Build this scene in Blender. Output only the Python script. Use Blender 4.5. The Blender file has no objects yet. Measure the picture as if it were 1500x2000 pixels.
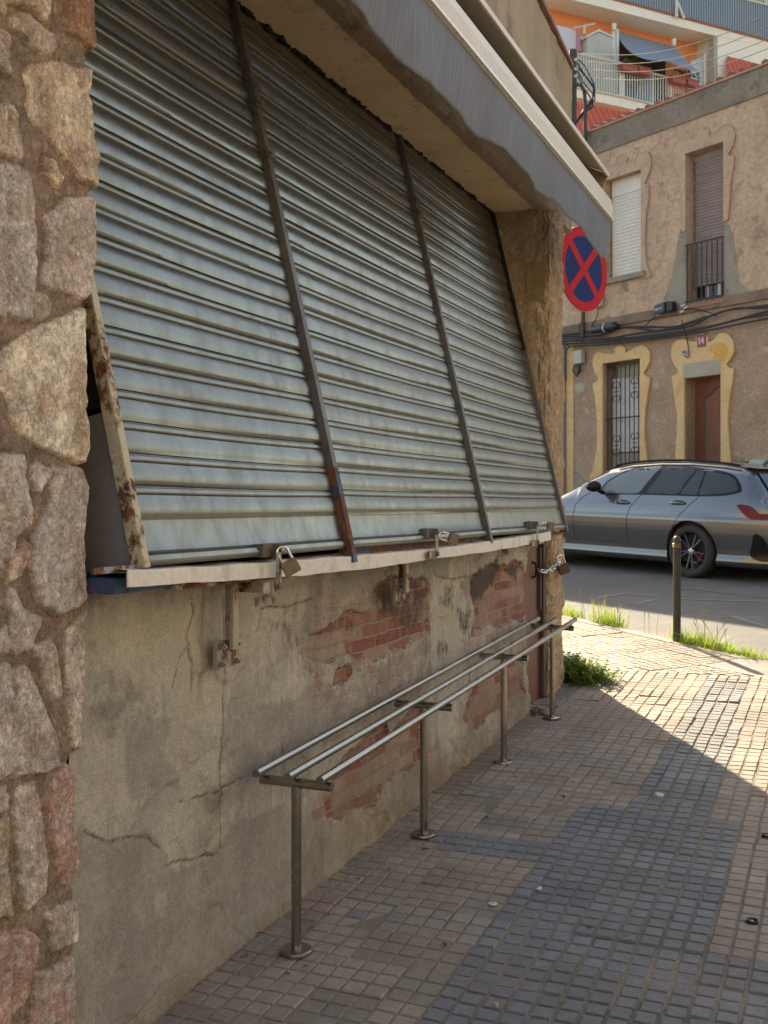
import bpy, bmesh, math, random
import numpy as np
from mathutils import Vector, Matrix
random.seed(7)
RNG = np.random.RandomState(11)
R = math.radians
scene = bpy.context.scene
COL = scene.collection

# ------------------------------------------------------------------ camera, world, sun, exposure
TH = math.atan2(906, 2100)                       # the street wall runs 23.3 degrees right of the view axis
CAMZ = 1.58
cam_d = bpy.data.cameras.new('camera'); cam = bpy.data.objects.new('camera', cam_d); COL.objects.link(cam)
cam.location = (0, 0, CAMZ)
cam.rotation_euler = (R(90), 0, TH)
cam_d.sensor_fit = 'HORIZONTAL'; cam_d.sensor_width = 36.0
cam_d.lens = 36.0 * 2100 / 1500
cam_d.shift_y = -15 / 1500 * 1.0
cam_d.clip_end = 2000; cam_d.clip_start = 0.05
cam_d.dof.use_dof = True; cam_d.dof.focus_distance = 3.7; cam_d.dof.aperture_fstop = 14
scene.camera = cam

SUN_AZ = Vector((-0.525, 0.851, 0)).normalized(); SUN_EL = R(33)
world = bpy.data.worlds.new('World'); scene.world = world; world.use_nodes = True
wn = world.node_tree; wn.nodes.clear()
wo = wn.nodes.new('ShaderNodeOutputWorld'); wb = wn.nodes.new('ShaderNodeBackground'); ws = wn.nodes.new('ShaderNodeTexSky')
ws.sky_type = 'NISHITA'; ws.sun_disc = False; ws.sun_elevation = SUN_EL
ws.sun_rotation = math.atan2(SUN_AZ.x, SUN_AZ.y); ws.dust_density = 2.0; ws.air_density = 1.0
wb.inputs['Strength'].default_value = 0.15
wn.links.new(ws.outputs[0], wb.inputs[0]); wn.links.new(wb.outputs[0], wo.inputs[0])
sun_d = bpy.data.lights.new('sun', 'SUN'); sun_d.energy = 5.0; sun_d.angle = R(0.5); sun_d.color = (1.0, 0.90, 0.76)
sun = bpy.data.objects.new('sun', sun_d); COL.objects.link(sun)
sdir = Vector((SUN_AZ.x * math.cos(SUN_EL), SUN_AZ.y * math.cos(SUN_EL), math.sin(SUN_EL)))
sun.rotation_euler = sdir.to_track_quat('Z', 'Y').to_euler(); sun.location = sdir * 40
scene.view_settings.view_transform = 'Standard'; scene.view_settings.look = 'None'
scene.view_settings.exposure = 1.5; scene.view_settings.gamma = 1.0
scene.view_settings.use_curve_mapping = False
scene.view_settings.use_white_balance = True; scene.view_settings.white_balance_temperature = 7700; scene.view_settings.white_balance_tint = 7

# ------------------------------------------------------------------ surveying helpers (picture measurement -> point on a real plane)
FWD = Vector((-math.sin(TH), math.cos(TH), 0)); RGT = Vector((math.cos(TH), math.sin(TH), 0))
CAMP = Vector((0, 0, CAMZ))
SL = 0.0481
def gz(y): return SL * min(max(y, 0.0), 19.0)
def ray(u, v): return FWD + RGT * ((u - 750) / 2100) + Vector((0, 0, (985 - v) / 2100))
def on_plane(u, v, n, d):
    r = ray(u, v); t = (d - n.dot(CAMP)) / n.dot(r); return CAMP + r * t
def ground(u, v, drop=0.0): return on_plane(u, v, Vector((0, -SL, 1)), -drop)
def on_x(u, v, x): return on_plane(u, v, Vector((1, 0, 0)), x)
FN = Vector((0.518, 0.855, 0)).normalized(); FE = Vector((FN.y, -FN.x, 0)); FD = 14.3     # far house: normal away from us, right along it
def fac(u, v, off=0.0):
    p = on_plane(u, v, FN, FD - off); return (p.dot(FE), p.z)
def fpt(s, z, off=0.0): return FE * s + FN * (FD - off) + Vector((0, 0, z))               # off = metres proud of the facade

# ------------------------------------------------------------------ object helpers
class MB:
    def __init__(s): s.v = []; s.f = []; s.c = []
    def add(s, vs, fs):
        o = len(s.v); s.v += [tuple(p) for p in vs]; s.f += [tuple(i + o for i in f) for f in fs]; return s
    def box(s, c, size, M=None):
        x, y, z = [k / 2 for k in size]; c = Vector(c)
        vs = [Vector(p) for p in ((-x,-y,-z),(x,-y,-z),(x,y,-z),(-x,y,-z),(-x,-y,z),(x,-y,z),(x,y,z),(-x,y,z))]
        if M is not None: vs = [M @ p for p in vs]
        return s.add([p + c for p in vs], [(0,3,2,1),(4,5,6,7),(0,1,5,4),(1,2,6,5),(2,3,7,6),(3,0,4,7)])
    def box2(s, a, b):
        a = Vector(a); b = Vector(b); return s.box((a + b) / 2, (abs(b.x-a.x), abs(b.y-a.y), abs(b.z-a.z)))
    def tube(s, pts, r, n=10, caps=True):
        pts = [Vector(p) for p in pts]; rs = r if isinstance(r, (list, tuple)) else [r] * len(pts)
        vs = []; up = None
        for i, p in enumerate(pts):
            t = (pts[min(i+1, len(pts)-1)] - pts[max(i-1, 0)]).normalized()
            if up is None: up = t.orthogonal().normalized()
            up = (up - t * up.dot(t)).normalized(); w = t.cross(up)
            vs += [p + (up * math.cos(2*math.pi*k/n) + w * math.sin(2*math.pi*k/n)) * rs[i] for k in range(n)]
        fs = [(i*n+k, i*n+(k+1)%n, (i+1)*n+(k+1)%n, (i+1)*n+k) for i in range(len(pts)-1) for k in range(n)]
        if caps: fs += [tuple(range(n-1, -1, -1)), tuple((len(pts)-1)*n + k for k in range(n))]
        return s.add(vs, fs)
    def prism(s, poly, ext):
        poly = [Vector(p) for p in poly]; ext = Vector(ext); n = len(poly)
        return s.add(poly + [p + ext for p in poly], [tuple(range(n)), tuple(range(2*n-1, n-1, -1))] + [(i, i+n, (i+1)%n+n, (i+1)%n) for i in range(n)])
    def lathe(s, prof, n=24, M=None, cap=True):
        vs = []
        for r, z in prof:
            for k in range(n):
                p = Vector((r*math.cos(2*math.pi*k/n), r*math.sin(2*math.pi*k/n), z)); vs.append(M @ p if M is not None else p)
        fs = [(i*n+k, i*n+(k+1)%n, (i+1)*n+(k+1)%n, (i+1)*n+k) for i in range(len(prof)-1) for k in range(n)]
        if cap and prof[0][0] > 1e-4: fs.append(tuple(range(n-1, -1, -1)))
        if cap and prof[-1][0] > 1e-4: fs.append(tuple((len(prof)-1)*n + k for k in range(n)))
        return s.add(vs, fs)
    def grid(s, P):                                            # P[i][j] points
        a, b = len(P), len(P[0])
        return s.add([q for row in P for q in row], [(i*b+j, i*b+j+1, (i+1)*b+j+1, (i+1)*b+j) for i in range(a-1) for j in range(b-1)])
    def ring(s, outer, inner, ext):                            # plate with a hole: outer and inner outlines, extruded by ext
        bm = bmesh.new(); ed = []
        for loop in (outer, inner):
            vv = [bm.verts.new(p) for p in loop]
            ed += [bm.edges.new((vv[i], vv[(i+1)%len(vv)])) for i in range(len(vv))]
        bmesh.ops.triangle_fill(bm, use_beauty=True, edges=ed)
        r = bmesh.ops.extrude_face_region(bm, geom=list(bm.faces))
        bmesh.ops.translate(bm, vec=Vector(ext), verts=[g for g in r['geom'] if isinstance(g, bmesh.types.BMVert)])
        bm.verts.index_update()
        s.add([v.co.copy() for v in bm.verts], [tuple(v.index for v in f.verts) for f in bm.faces]); bm.free(); return s
def absloc(o):
    v = Vector((0, 0, 0))
    while o: v = v + o.location; o = o.parent
    return v
def build(name, mb, m, parent=None, smooth=False, bevel=0.0, local=False, shift=True, ang=40, loc=None):
    me = bpy.data.meshes.new(name)
    me.from_pydata(mb.v, [], mb.f)
    bm = bmesh.new(); bm.from_mesh(me)
    bmesh.ops.recalc_face_normals(bm, faces=bm.faces)
    if bevel:
        es = [e for e in bm.edges if len(e.link_faces) == 2 and e.calc_face_angle(0) > 0.5]
        bmesh.ops.bevel(bm, geom=es, offset=bevel, segments=2, affect='EDGES', clamp_overlap=True)
    bm.to_mesh(me); bm.free()
    o = bpy.data.objects.new(name, me); COL.objects.link(o); me.materials.append(m)
    if parent:
        o.parent = parent
        if not local: me.transform(Matrix.Translation(-absloc(parent)))
    elif loc is not None:
        me.transform(Matrix.Translation(-Vector(loc))); o.location = loc
    if smooth:
        me.polygons.foreach_set('use_smooth', [True] * len(me.polygons))
        try: me.set_sharp_from_angle(angle=R(ang))
        except Exception: pass
    return o
def thing(name, label, cat, loc=(0,0,0), group=None):
    o = bpy.data.objects.new(name, None); COL.objects.link(o); o.location = loc; o.empty_display_size = 0.1
    o['label'] = label; o['category'] = cat
    if group: o['group'] = group
    return o
def tag(o, label, cat, group=None):
    o['label'] = label; o['category'] = cat
    if group: o['group'] = group
    return o
def kind(o, k): o['kind'] = k; return o
def copy_tree(o, parent=None):
    c = o.copy(); COL.objects.link(c); c.parent = parent
    for ch in list(o.children): copy_tree(ch, c)
    return c
def vnoise(X, Y, seed, octs=4):                                 # fractal value noise in numpy, about 0..1
    out = np.zeros(X.shape); amp = 1.0; tot = 0
    for o in range(octs):
        rs = np.random.RandomState(seed + o * 17); L = rs.rand(64, 64)
        xi = np.floor(X).astype(int); yi = np.floor(Y).astype(int); fx = X - xi; fy = Y - yi
        fx = fx*fx*(3-2*fx); fy = fy*fy*(3-2*fy)
        g = lambda a, b: L[a % 64, b % 64]
        out += amp * ((g(xi,yi)*(1-fx)+g(xi+1,yi)*fx)*(1-fy) + (g(xi,yi+1)*(1-fx)+g(xi+1,yi+1)*fx)*fy)
        tot += amp; amp *= 0.5; X = X * 2.03; Y = Y * 2.03
    return out / tot
def poly_sd(A, B, poly):                                        # signed distance, positive inside
    d = np.full(A.shape, 1e9); ins = np.zeros(A.shape, bool); n = len(poly)
    for i in range(n):
        x1, y1 = poly[i]; x2, y2 = poly[(i+1) % n]
        ex, ey = x2-x1, y2-y1; L2 = ex*ex + ey*ey + 1e-12
        t = np.clip(((A-x1)*ex + (B-y1)*ey) / L2, 0, 1)
        d = np.minimum(d, np.hypot(A-x1-t*ex, B-y1-t*ey))
        if y1 != y2:
            cr = ((B < y1) != (B < y2)) & (A < (x2-x1)*(B-y1)/(y2-y1) + x1); ins ^= cr
    return np.where(ins, d, -d)
def sstep(a, b, x):
    t = np.clip((x-a)/(b-a), 0, 1); return t*t*(3-2*t)
def grid_obj(name, P, cols, m, parent=None):                    # P: (a,b,3) array, cols: dict name -> (a,b,4)
    a, b = P.shape[:2]
    me = bpy.data.meshes.new(name)
    I = np.arange(a*b).reshape(a, b)
    F = np.stack([I[:-1,:-1], I[:-1,1:], I[1:,1:], I[1:,:-1]], -1).reshape(-1, 4)
    Pl = P.reshape(-1, 3).copy()
    if parent is not None: Pl -= np.array(absloc(parent))
    me.vertices.add(a*b); me.vertices.foreach_set('co', Pl.astype(np.float32).ravel())
    me.loops.add(F.size); me.loops.foreach_set('vertex_index', F.ravel().astype(np.int32))
    me.polygons.add(len(F)); me.polygons.foreach_set('loop_start', np.arange(0, F.size, 4, dtype=np.int32))
    me.polygons.foreach_set('loop_total', np.full(len(F), 4, np.int32)); me.update(calc_edges=True)
    me.polygons.foreach_set('use_smooth', np.ones(len(F), bool))
    for k, c in cols.items():
        at = me.color_attributes.new(name=k, type='FLOAT_COLOR', domain='POINT'); at.data.foreach_set('color', c.astype(np.float32).ravel())
    me.materials.append(m)
    o = bpy.data.objects.new(name, me); COL.objects.link(o)
    if parent is not None: o.parent = parent
    return o

# ------------------------------------------------------------------ material helpers
class NT:
    def __init__(s, name, rough=0.8, metal=0.0, spec=0.5):
        s.m = bpy.data.materials.new(name); s.m.use_nodes = True; s.t = s.m.node_tree
        s.b = s.t.nodes['Principled BSDF']; s.b.inputs['Roughness'].default_value = rough; s.b.inputs['Metallic'].default_value = metal
        s.b.inputs['Specular IOR Level'].default_value = spec
        s.tc = s.t.nodes.new('ShaderNodeTexCoord').outputs['Object']
    def L(s, a, b): s.t.links.new(a, b)
    def put(s, sock, val):
        if isinstance(val, bpy.types.NodeSocket): s.L(val, sock)
        elif isinstance(val, (tuple, list)): sock.default_value = tuple(val) + ((1,) if len(val) == 3 and len(sock.default_value) == 4 else ())
        else: sock.default_value = val
    def mapv(s, scale, loc=(0,0,0), rot=(0,0,0), src=None):
        n = s.t.nodes.new('ShaderNodeMapping'); s.L(src or s.tc, n.inputs[0]); n.inputs['Scale'].default_value = scale; n.inputs['Location'].default_value = loc; n.inputs['Rotation'].default_value = rot
        return n.outputs[0]
    def noise(s, scale, detail=6, rough=0.6, vec=None, dist=0.0):
        n = s.t.nodes.new('ShaderNodeTexNoise'); s.L(vec or s.tc, n.inputs['Vector']); n.inputs['Scale'].default_value = scale
        n.inputs['Detail'].default_value = detail; n.inputs['Roughness'].default_value = rough; n.inputs['Distortion'].default_value = dist; return n.outputs['Fac']
    def vor(s, scale, vec=None, feat='F1', out='Distance'):
        n = s.t.nodes.new('ShaderNodeTexVoronoi'); n.feature = feat; s.L(vec or s.tc, n.inputs['Vector']); n.inputs['Scale'].default_value = scale; return n.outputs[out]
    def ramp(s, fac, lo, hi, a=0.0, b=1.0):
        n = s.t.nodes.new('ShaderNodeMapRange'); n.clamp = True; s.L(fac, n.inputs[0]); n.inputs[1].default_value = lo; n.inputs[2].default_value = hi
        n.inputs[3].default_value = a; n.inputs[4].default_value = b; return n.outputs[0]
    def mix(s, fac, a, b, mode='MIX'):
        n = s.t.nodes.new('ShaderNodeMix'); n.data_type = 'RGBA'; n.blend_type = mode
        s.put(n.inputs[0], fac); s.put(n.inputs[6], a); s.put(n.inputs[7], b); return n.outputs[2]
    def math(s, op, a, b=0.0):
        n = s.t.nodes.new('ShaderNodeMath'); n.operation = op; s.put(n.inputs[0], a); s.put(n.inputs[1], b); return n.outputs[0]
    def sep(s, sock=None):
        n = s.t.nodes.new('ShaderNodeSeparateXYZ'); s.L(sock or s.tc, n.inputs[0]); return n.outputs
    def comb(s, x, y, z=0.0):
        n = s.t.nodes.new('ShaderNodeCombineXYZ'); s.put(n.inputs[0], x); s.put(n.inputs[1], y); s.put(n.inputs[2], z); return n.outputs[0]
    def attr(s, name):
        n = s.t.nodes.new('ShaderNodeAttribute'); n.attribute_name = name; q = s.t.nodes.new('ShaderNodeSeparateColor'); s.L(n.outputs['Color'], q.inputs[0]); return n.outputs['Color'], q.outputs, n.outputs['Alpha']
    def bump(s, h, strength=0.5, dist=0.01, normal=None):
        n = s.t.nodes.new('ShaderNodeBump'); n.inputs['Strength'].default_value = strength; n.inputs['Distance'].default_value = dist; s.L(h, n.inputs['Height'])
        if normal is not None: s.L(normal, n.inputs['Normal'])
        return n.outputs[0]
    def out(s, col=None, rough=None, normal=None, metal=None):
        if col is not None: s.put(s.b.inputs['Base Color'], col)
        if rough is not None: s.put(s.b.inputs['Roughness'], rough)
        if metal is not None: s.put(s.b.inputs['Metallic'], metal)
        if normal is not None: s.L(normal, s.b.inputs['Normal'])
        return s.m
def mottle(name, a, b, c=None, scale=3.0, fine=60.0, rough=0.85, bump=0.4, bd=0.004, metal=0.0, vec=(1,1,1), var=0.12):
    """surface of two or three real colours broken up by large and small noise, with fine grain relief"""
    n = NT(name, rough, metal); v = n.mapv(vec)
    big = n.ramp(n.noise(scale, 6, 0.62, v), 0.36, 0.64)
    col = n.mix(big, a, b)
    if c is not None: col = n.mix(n.ramp(n.noise(scale*2.7, 7, 0.68, n.mapv(vec, (3.1, 7.7, 1.3))), 0.54, 0.68), col, c)
    g = n.noise(fine, 4, 0.7, v)
    k = n.ramp(g, 0.25, 0.75, 1-var*1.6, 1+var)
    col = n.mix(1.0, col, n.comb(k, k, k), 'MULTIPLY')
    h = n.math('ADD', g, n.math('MULTIPLY', n.noise(fine*0.22, 5, 0.6, v), 1.5))
    return n.out(col, n.ramp(g, 0.2, 0.8, max(rough-0.1, 0.02), min(rough+0.1, 1)), n.bump(h, bump, bd))
def plain(name, col, rough=0.6, metal=0.0, spec=0.5):
    n = NT(name, rough, metal, spec); g = n.noise(35, 4, 0.6); k = n.ramp(g, 0.3, 0.7, 0.88, 1.08)
    return n.out(n.mix(1.0, col, n.comb(k, k, k), 'MULTIPLY'), n.ramp(g, 0.3, 0.7, max(rough-0.05, 0.02), rough+0.05))

# ================================================================== MATERIALS
# plaster, brick and soot wall: masks live in the mesh (R brick, G soot, B earthy base, A worn bricks showing through)
def wall_material():
    n = NT('worn_plaster_and_brick', 0.9); col, s, al = n.attr('mask'); xyz = n.sep()
    vec = n.comb(xyz[1], xyz[2], 0)
    w1 = n.noise(7, 5, 0.7); w2 = n.noise(7, 5, 0.7, n.mapv((1,1,1),(3,9,1)))
    vec = n.comb(n.math('ADD', xyz[1], n.math('MULTIPLY', w1, 0.03)), n.math('ADD', xyz[2], n.math('MULTIPLY', w2, 0.022)), 0)
    br = n.t.nodes.new('ShaderNodeTexBrick'); n.L(n.mapv((1,1,1), (0.07,0.012,0), src=vec), br.inputs['Vector'])
    br.inputs['Scale'].default_value = 1; br.inputs['Brick Width'].default_value = 0.278; br.inputs['Row Height'].default_value = 0.0525
    br.inputs['Mortar Size'].default_value = 0.0044; br.inputs['Mortar Smooth'].default_value = 0.25; br.inputs['Bias'].default_value = 0.0
    br.inputs['Color1'].default_value = (0.0,0,0,1); br.inputs['Color2'].default_value = (1,1,1,1); br.inputs['Mortar'].default_value = (0.5,0.5,0.5,1)
    big = n.noise(1.3, 7, 0.65); mid = n.noise(6, 8, 0.68); fin = n.noise(160, 4, 0.75); grit = n.noise(420, 2, 0.8)
    streak = n.noise(3, 7, 0.7, n.mapv((1, 5.0, 0.55)))
    pl = n.mix(n.ramp(big, 0.43, 0.56), (0.345,0.318,0.268), (0.51,0.475,0.395))
    pl = n.mix(n.ramp(mid, 0.50, 0.66), pl, (0.57,0.525,0.425))
    pl = n.mix(n.ramp(n.noise(2.2, 9, 0.72, n.mapv((1,1,1),(5,2,8))), 0.52, 0.66, 0, 0.85), pl, (0.19,0.165,0.135))
    pl = n.mix(n.ramp(streak, 0.52, 0.72, 0, 0.6), pl, (0.16,0.145,0.12))
    _c, s2, _a = n.attr('coat')
    pl = n.mix(n.math('MULTIPLY', s2[0], 0.75), pl, n.mix(n.ramp(mid, 0.4, 0.6), (0.29,0.258,0.225), (0.37,0.328,0.28)))
    pl = n.mix(n.math('MULTIPLY', s2[1], 0.6), pl, n.mix(n.ramp(mid, 0.4, 0.6), (0.48,0.44,0.33), (0.55,0.51,0.39)))
    bk = n.mix(br.outputs['Color'], (0.25,0.07,0.045), (0.36,0.14,0.10))
    bk = n.mix(n.ramp(n.noise(9, 6, 0.7), 0.5, 0.7, 0, 0.75), bk, (0.38,0.27,0.21))
    bk = n.mix(n.ramp(n.noise(14, 4, 0.7, n.mapv((1,3,0.6),(2,2,2))), 0.52, 0.66, 0, 0.55), bk, (0.13,0.06,0.05))
    wash = n.math('MULTIPLY', n.ramp(n.noise(4.5, 9, 0.74, n.mapv((1,1,1),(6,1,3))), 0.46, 0.62), n.ramp(n.noise(60, 5, 0.8), 0.35, 0.6, 0.5, 1.0))
    rnd = n.t.nodes.new('ShaderNodeSeparateColor'); n.L(br.outputs['Color'], rnd.inputs[0])
    wash = n.math('MULTIPLY', n.math('ADD', n.math('MULTIPLY', wash, 0.55), 0.35), n.ramp(rnd.outputs[0], 0.35, 0.75, 0.12, 1.25))
    bk = n.mix(n.math('MINIMUM', wash, 0.92), bk, (0.40,0.33,0.25))
    bk = n.mix(br.outputs['Fac'], bk, (0.33,0.285,0.21))
    edge = n.noise(13, 8, 0.72)
    m1 = n.ramp(n.math('ADD', s[0], n.math('MULTIPLY', n.math('SUBTRACT', edge, 0.5), 1.7)), 0.47, 0.53)
    # a faint mask lets single bricks ghost through the wash
    ghost = n.math('MULTIPLY', n.ramp(n.math('ADD', al, n.math('MULTIPLY', n.math('SUBTRACT', n.noise(7,6,0.7), 0.5), 1.6)), 0.5, 0.75), 0.62)
    inbrick = n.ramp(br.outputs['Fac'], 0.0, 0.5, 1, 0)
    c = n.mix(n.math('MULTIPLY', ghost, inbrick), pl, bk)
    c = n.mix(m1, c, bk)
    c = n.mix(n.math('MULTIPLY', s[2], n.ramp(n.noise(5, 7, 0.7), 0.3, 0.62, 0.25, 0.95)), c, (0.245,0.175,0.11))
    c = n.mix(n.ramp(n.math('ADD', s[1], n.math('MULTIPLY', n.math('SUBTRACT', n.noise(26, 7, 0.75, n.mapv((1,1,0.6))), 0.5), 1.5)), 0.42, 0.75, 0, 0.86), c, (0.055,0.048,0.045))
    k = n.ramp(fin, 0.25, 0.75, 0.70, 1.24); c = n.mix(1.0, c, n.comb(k,k,k), 'MULTIPLY')
    k = n.ramp(n.noise(48, 6, 0.8), 0.36, 0.64, 0.90, 1.08); c = n.mix(1.0, c, n.comb(k,k,k), 'MULTIPLY')
    k2 = n.ramp(grit, 0.62, 0.70, 1.0, 0.6); c = n.mix(1.0, c, n.comb(k2,k2,k2), 'MULTIPLY')
    c = n.mix(n.math('MULTIPLY', s2[2], n.ramp(n.noise(30, 5, 0.7), 0.3, 0.6, 0.1, 0.75)), c, (0.07,0.06,0.05))
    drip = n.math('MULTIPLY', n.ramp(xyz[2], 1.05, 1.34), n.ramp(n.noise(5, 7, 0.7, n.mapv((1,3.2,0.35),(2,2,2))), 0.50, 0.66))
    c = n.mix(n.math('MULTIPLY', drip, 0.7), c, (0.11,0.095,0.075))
    mort = n.math('MULTIPLY', br.outputs['Fac'], n.math('MAXIMUM', m1, n.math('MULTIPLY', ghost, 0.5)))
    h = n.math('ADD', n.math('MULTIPLY', fin, 0.7), n.math('ADD', n.math('ADD', n.math('MULTIPLY', mid, 1.6), n.math('MULTIPLY', n.noise(40, 6, 0.75), 0.8)), n.math('MULTIPLY', mort, -2.2)))
    return n.out(c, 0.92, n.bump(h, 1.0, 0.006))
M_wall = wall_material()
def stone_material():
    n = NT('rubble_stone', 0.9); col, s, al = n.attr('tint')
    mid = n.noise(14, 9, 0.70); fin = n.noise(150, 5, 0.8); vein = n.noise(9, 8, 0.75, n.mapv((1,1.6,0.7)), 1.2)
    k = n.ramp(mid, 0.32, 0.68, 0.72, 1.50)
    c = n.mix(1.0, col, n.comb(k,k,k), 'MULTIPLY')
    c = n.mix(n.math('MULTIPLY', al, n.ramp(vein, 0.56, 0.66, 0, 0.55)), c, (0.33,0.20,0.10))
    c = n.mix(n.math('MULTIPLY', al, n.ramp(n.noise(11, 9, 0.75, n.mapv((1,1,1),(4,4,4)), 0.8), 0.56, 0.68, 0, 0.6)), c, (0.16,0.115,0.105))
    c = n.mix(n.math('MULTIPLY', al, n.ramp(n.noise(23, 8, 0.8, n.mapv((1,1,1),(9,1,4)), 0.6), 0.55, 0.58, 0, 0.55)), c, (0.74,0.66,0.56))
    c = n.mix(n.math('MULTIPLY', al, n.ramp(n.noise(8, 8, 0.75, n.mapv((1,1,1),(1,6,2)), 0.5), 0.53, 0.60, 0, 0.55)), c, (0.56,0.36,0.31))
    k = n.ramp(fin, 0.34, 0.66, 0.66, 1.45); c = n.mix(1.0, c, n.comb(k,k,k), 'MULTIPLY')
    k = n.ramp(n.noise(44, 8, 0.75), 0.36, 0.64, 0.80, 1.16); c = n.mix(1.0, c, n.comb(k,k,k), 'MULTIPLY')
    rid = n.math('ABSOLUTE', n.math('SUBTRACT', n.noise(26, 8, 0.72, n.mapv((1,1,0.7)), 0.6), 0.5))
    k = n.ramp(rid, 0.0, 0.022, 0.50, 1.0); c = n.mix(1.0, c, n.comb(k,k,k), 'MULTIPLY')
    wv = n.t.nodes.new('ShaderNodeVectorMath'); wv.operation = 'ADD'; n.L(n.tc, wv.inputs[0]); q9 = n.noise(9, 5, 0.6); n.L(n.comb(n.math('MULTIPLY', q9, .05), n.math('MULTIPLY', q9, .05), n.math('MULTIPLY', q9, -.05)), wv.inputs[1])
    fc = n.vor(17, n.mapv((1,1.3,0.8), src=wv.outputs[0])); fc2 = n.vor(48, n.mapv((1,1.2,0.8), src=wv.outputs[0]))
    k = n.ramp(fc2, 0.05, 0.55, 1.18, 0.86); c = n.mix(1.0, c, n.comb(k,k,k), 'MULTIPLY')
    h = n.math('ADD', n.math('MULTIPLY', fin, 0.5), n.math('ADD', n.math('ADD', n.math('MULTIPLY', fc, -1.5), n.math('MULTIPLY', fc2, -0.7)), n.math('ADD', n.math('MULTIPLY', mid, 1.3), n.math('MULTIPLY', rid, 1.8))))
    return n.out(c, 0.93, n.bump(h, 1.0, 0.011))
M_stone = stone_material()
def shutter_material():
    n = NT('galvanised_slats', 0.36, 0.85)
    brush = n.noise(9, 6, 0.75, n.mapv((1, 26, 0.9))); big = n.noise(1.4, 6, 0.6); grime = n.noise(5, 7, 0.7, n.mapv((1,2.2,1)))
    c = n.mix(n.ramp(big, 0.38, 0.62), (0.195,0.192,0.166), (0.228,0.226,0.198))
    c = n.mix(n.ramp(brush, 0.50, 0.74, 0, 0.4), c, (0.34,0.335,0.30))
    c = n.mix(n.ramp(grime, 0.50, 0.78, 0, 0.3), c, (0.115,0.095,0.065))
    c = n.mix(n.ramp(n.noise(36, 5, 0.8, n.mapv((1,1,2.0))), 0.66, 0.70, 0, 0.5), c, (0.10,0.085,0.07))
    r = n.math('ADD', n.ramp(brush, 0.3, 0.7, 0.22, 0.36), n.ramp(grime, 0.4, 0.7, 0.0, 0.16))
    return n.out(c, r, n.bump(n.math('ADD', brush, n.math('MULTIPLY', grime, 0.6)), 0.12, 0.002), 0.85)
M_slat = shutter_material()
def rust_paint(name, paint, cover=0.5, metal=0.1, scale=9):
    n = NT(name, 0.6, metal); a = n.noise(scale, 8, 0.72, n.mapv((1,1,0.8))); b = n.noise(scale*3, 6, 0.75)
    rust = n.mix(n.ramp(b, 0.4, 0.62), (0.085,0.036,0.020), (0.23,0.085,0.028))
    c = n.mix(n.ramp(a, cover-0.03, cover+0.03), paint, rust)
    g = n.noise(70, 4, 0.7); k = n.ramp(g, 0.3, 0.7, 0.8, 1.12); c = n.mix(1.0, c, n.comb(k,k,k), 'MULTIPLY')
    return n.out(c, n.ramp(a, cover-0.05, cover+0.05, 0.5, 0.9), n.bump(n.math('ADD', g, n.ramp(a, cover-0.03, cover+0.03, 1.2, 0)), 0.5, 0.002))
M_rust_cream = rust_paint('chipped_cream_rail', (0.48,0.41,0.28), 0.54)
M_rust_blue = rust_paint('chipped_blue_rust', (0.020,0.06,0.135), 0.46, scale=14)
M_rust_grey = rust_paint('chipped_grey_rail', (0.13,0.115,0.095), 0.60)
M_guide = mottle('dark_grey_rail', (0.115,0.105,0.09), (0.16,0.15,0.13), (0.09,0.05,0.035), 5, 60, 0.5, 0.2, 0.001, 0.35)
M_hasp = rust_paint('hasp_paint', (0.36,0.31,0.24), 0.58, 0.2, 16)
M_sill = mottle('white_sill_paint', (0.68,0.64,0.56), (0.64,0.60,0.52), (0.50,0.45,0.37), 3, 60, 0.5, 0.2, 0.001)
M_blot = plain('blue_paint_blot', (0.03,0.06,0.14), 0.7)
M_black = plain('dark_matt_black', (0.012,0.011,0.010), 0.9)
M_cheek = mottle('grey_primer_panel', (0.17,0.16,0.16), (0.22,0.205,0.20), None, 3, 40, 0.6, 0.15, 0.001)
M_soffit = mottle('stained_ochre_render', (0.64,0.50,0.34), (0.53,0.40,0.26), (0.38,0.28,0.185), 2.2, 90, 0.92, 0.5, 0.003, var=0.16)
M_upper = mottle('weathered_ochre_wall', (0.40,0.31,0.205), (0.32,0.24,0.15), (0.20,0.155,0.105), 1.6, 45, 0.92, 0.6, 0.006, vec=(1,1,0.55))
M_rough = mottle('eroded_sandstone', (0.45,0.335,0.22), (0.36,0.255,0.16), (0.58,0.46,0.33), 7, 60, 0.92, 1.0, 0.010, vec=(1,1,0.7), var=0.28)
M_brownmetal = mottle('red_brown_door_paint', (0.13,0.05,0.035), (0.165,0.07,0.05), (0.09,0.04,0.03), 3, 50, 0.5, 0.12, 0.001)
def fabric():
    n = NT('grey_awning_cloth', 0.85); v = n.mapv((1, 14, 0.8))
    a = n.noise(6, 6, 0.7, v); b = n.noise(1.5, 5, 0.6)
    c = n.mix(n.ramp(a, 0.42, 0.62), (0.140,0.158,0.200), (0.19,0.210,0.258)); c = n.mix(n.ramp(b, 0.5, 0.7, 0, 0.6), c, (0.12,0.12,0.135))
    c = n.mix(n.ramp(n.noise(9, 5, 0.8, n.mapv((1, 30, 1.5))), 0.60, 0.66, 0, 0.35), c, (0.33,0.34,0.37))
    return n.out(c, 0.85, n.bump(n.noise(8, 5, 0.7, n.mapv((1, 10, 1.0))), 0.5, 0.01))
M_cloth = fabric()
M_cream = mottle('cream_powder_coat', (0.60,0.54,0.43), (0.53,0.47,0.36), None, 2, 50, 0.4, 0.05, 0.001)
M_hoodin = mottle('hood_underside', (0.52,0.48,0.36), (0.60,0.55,0.43), None, 2, 40, 0.6, 0.1, 0.002)
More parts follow.
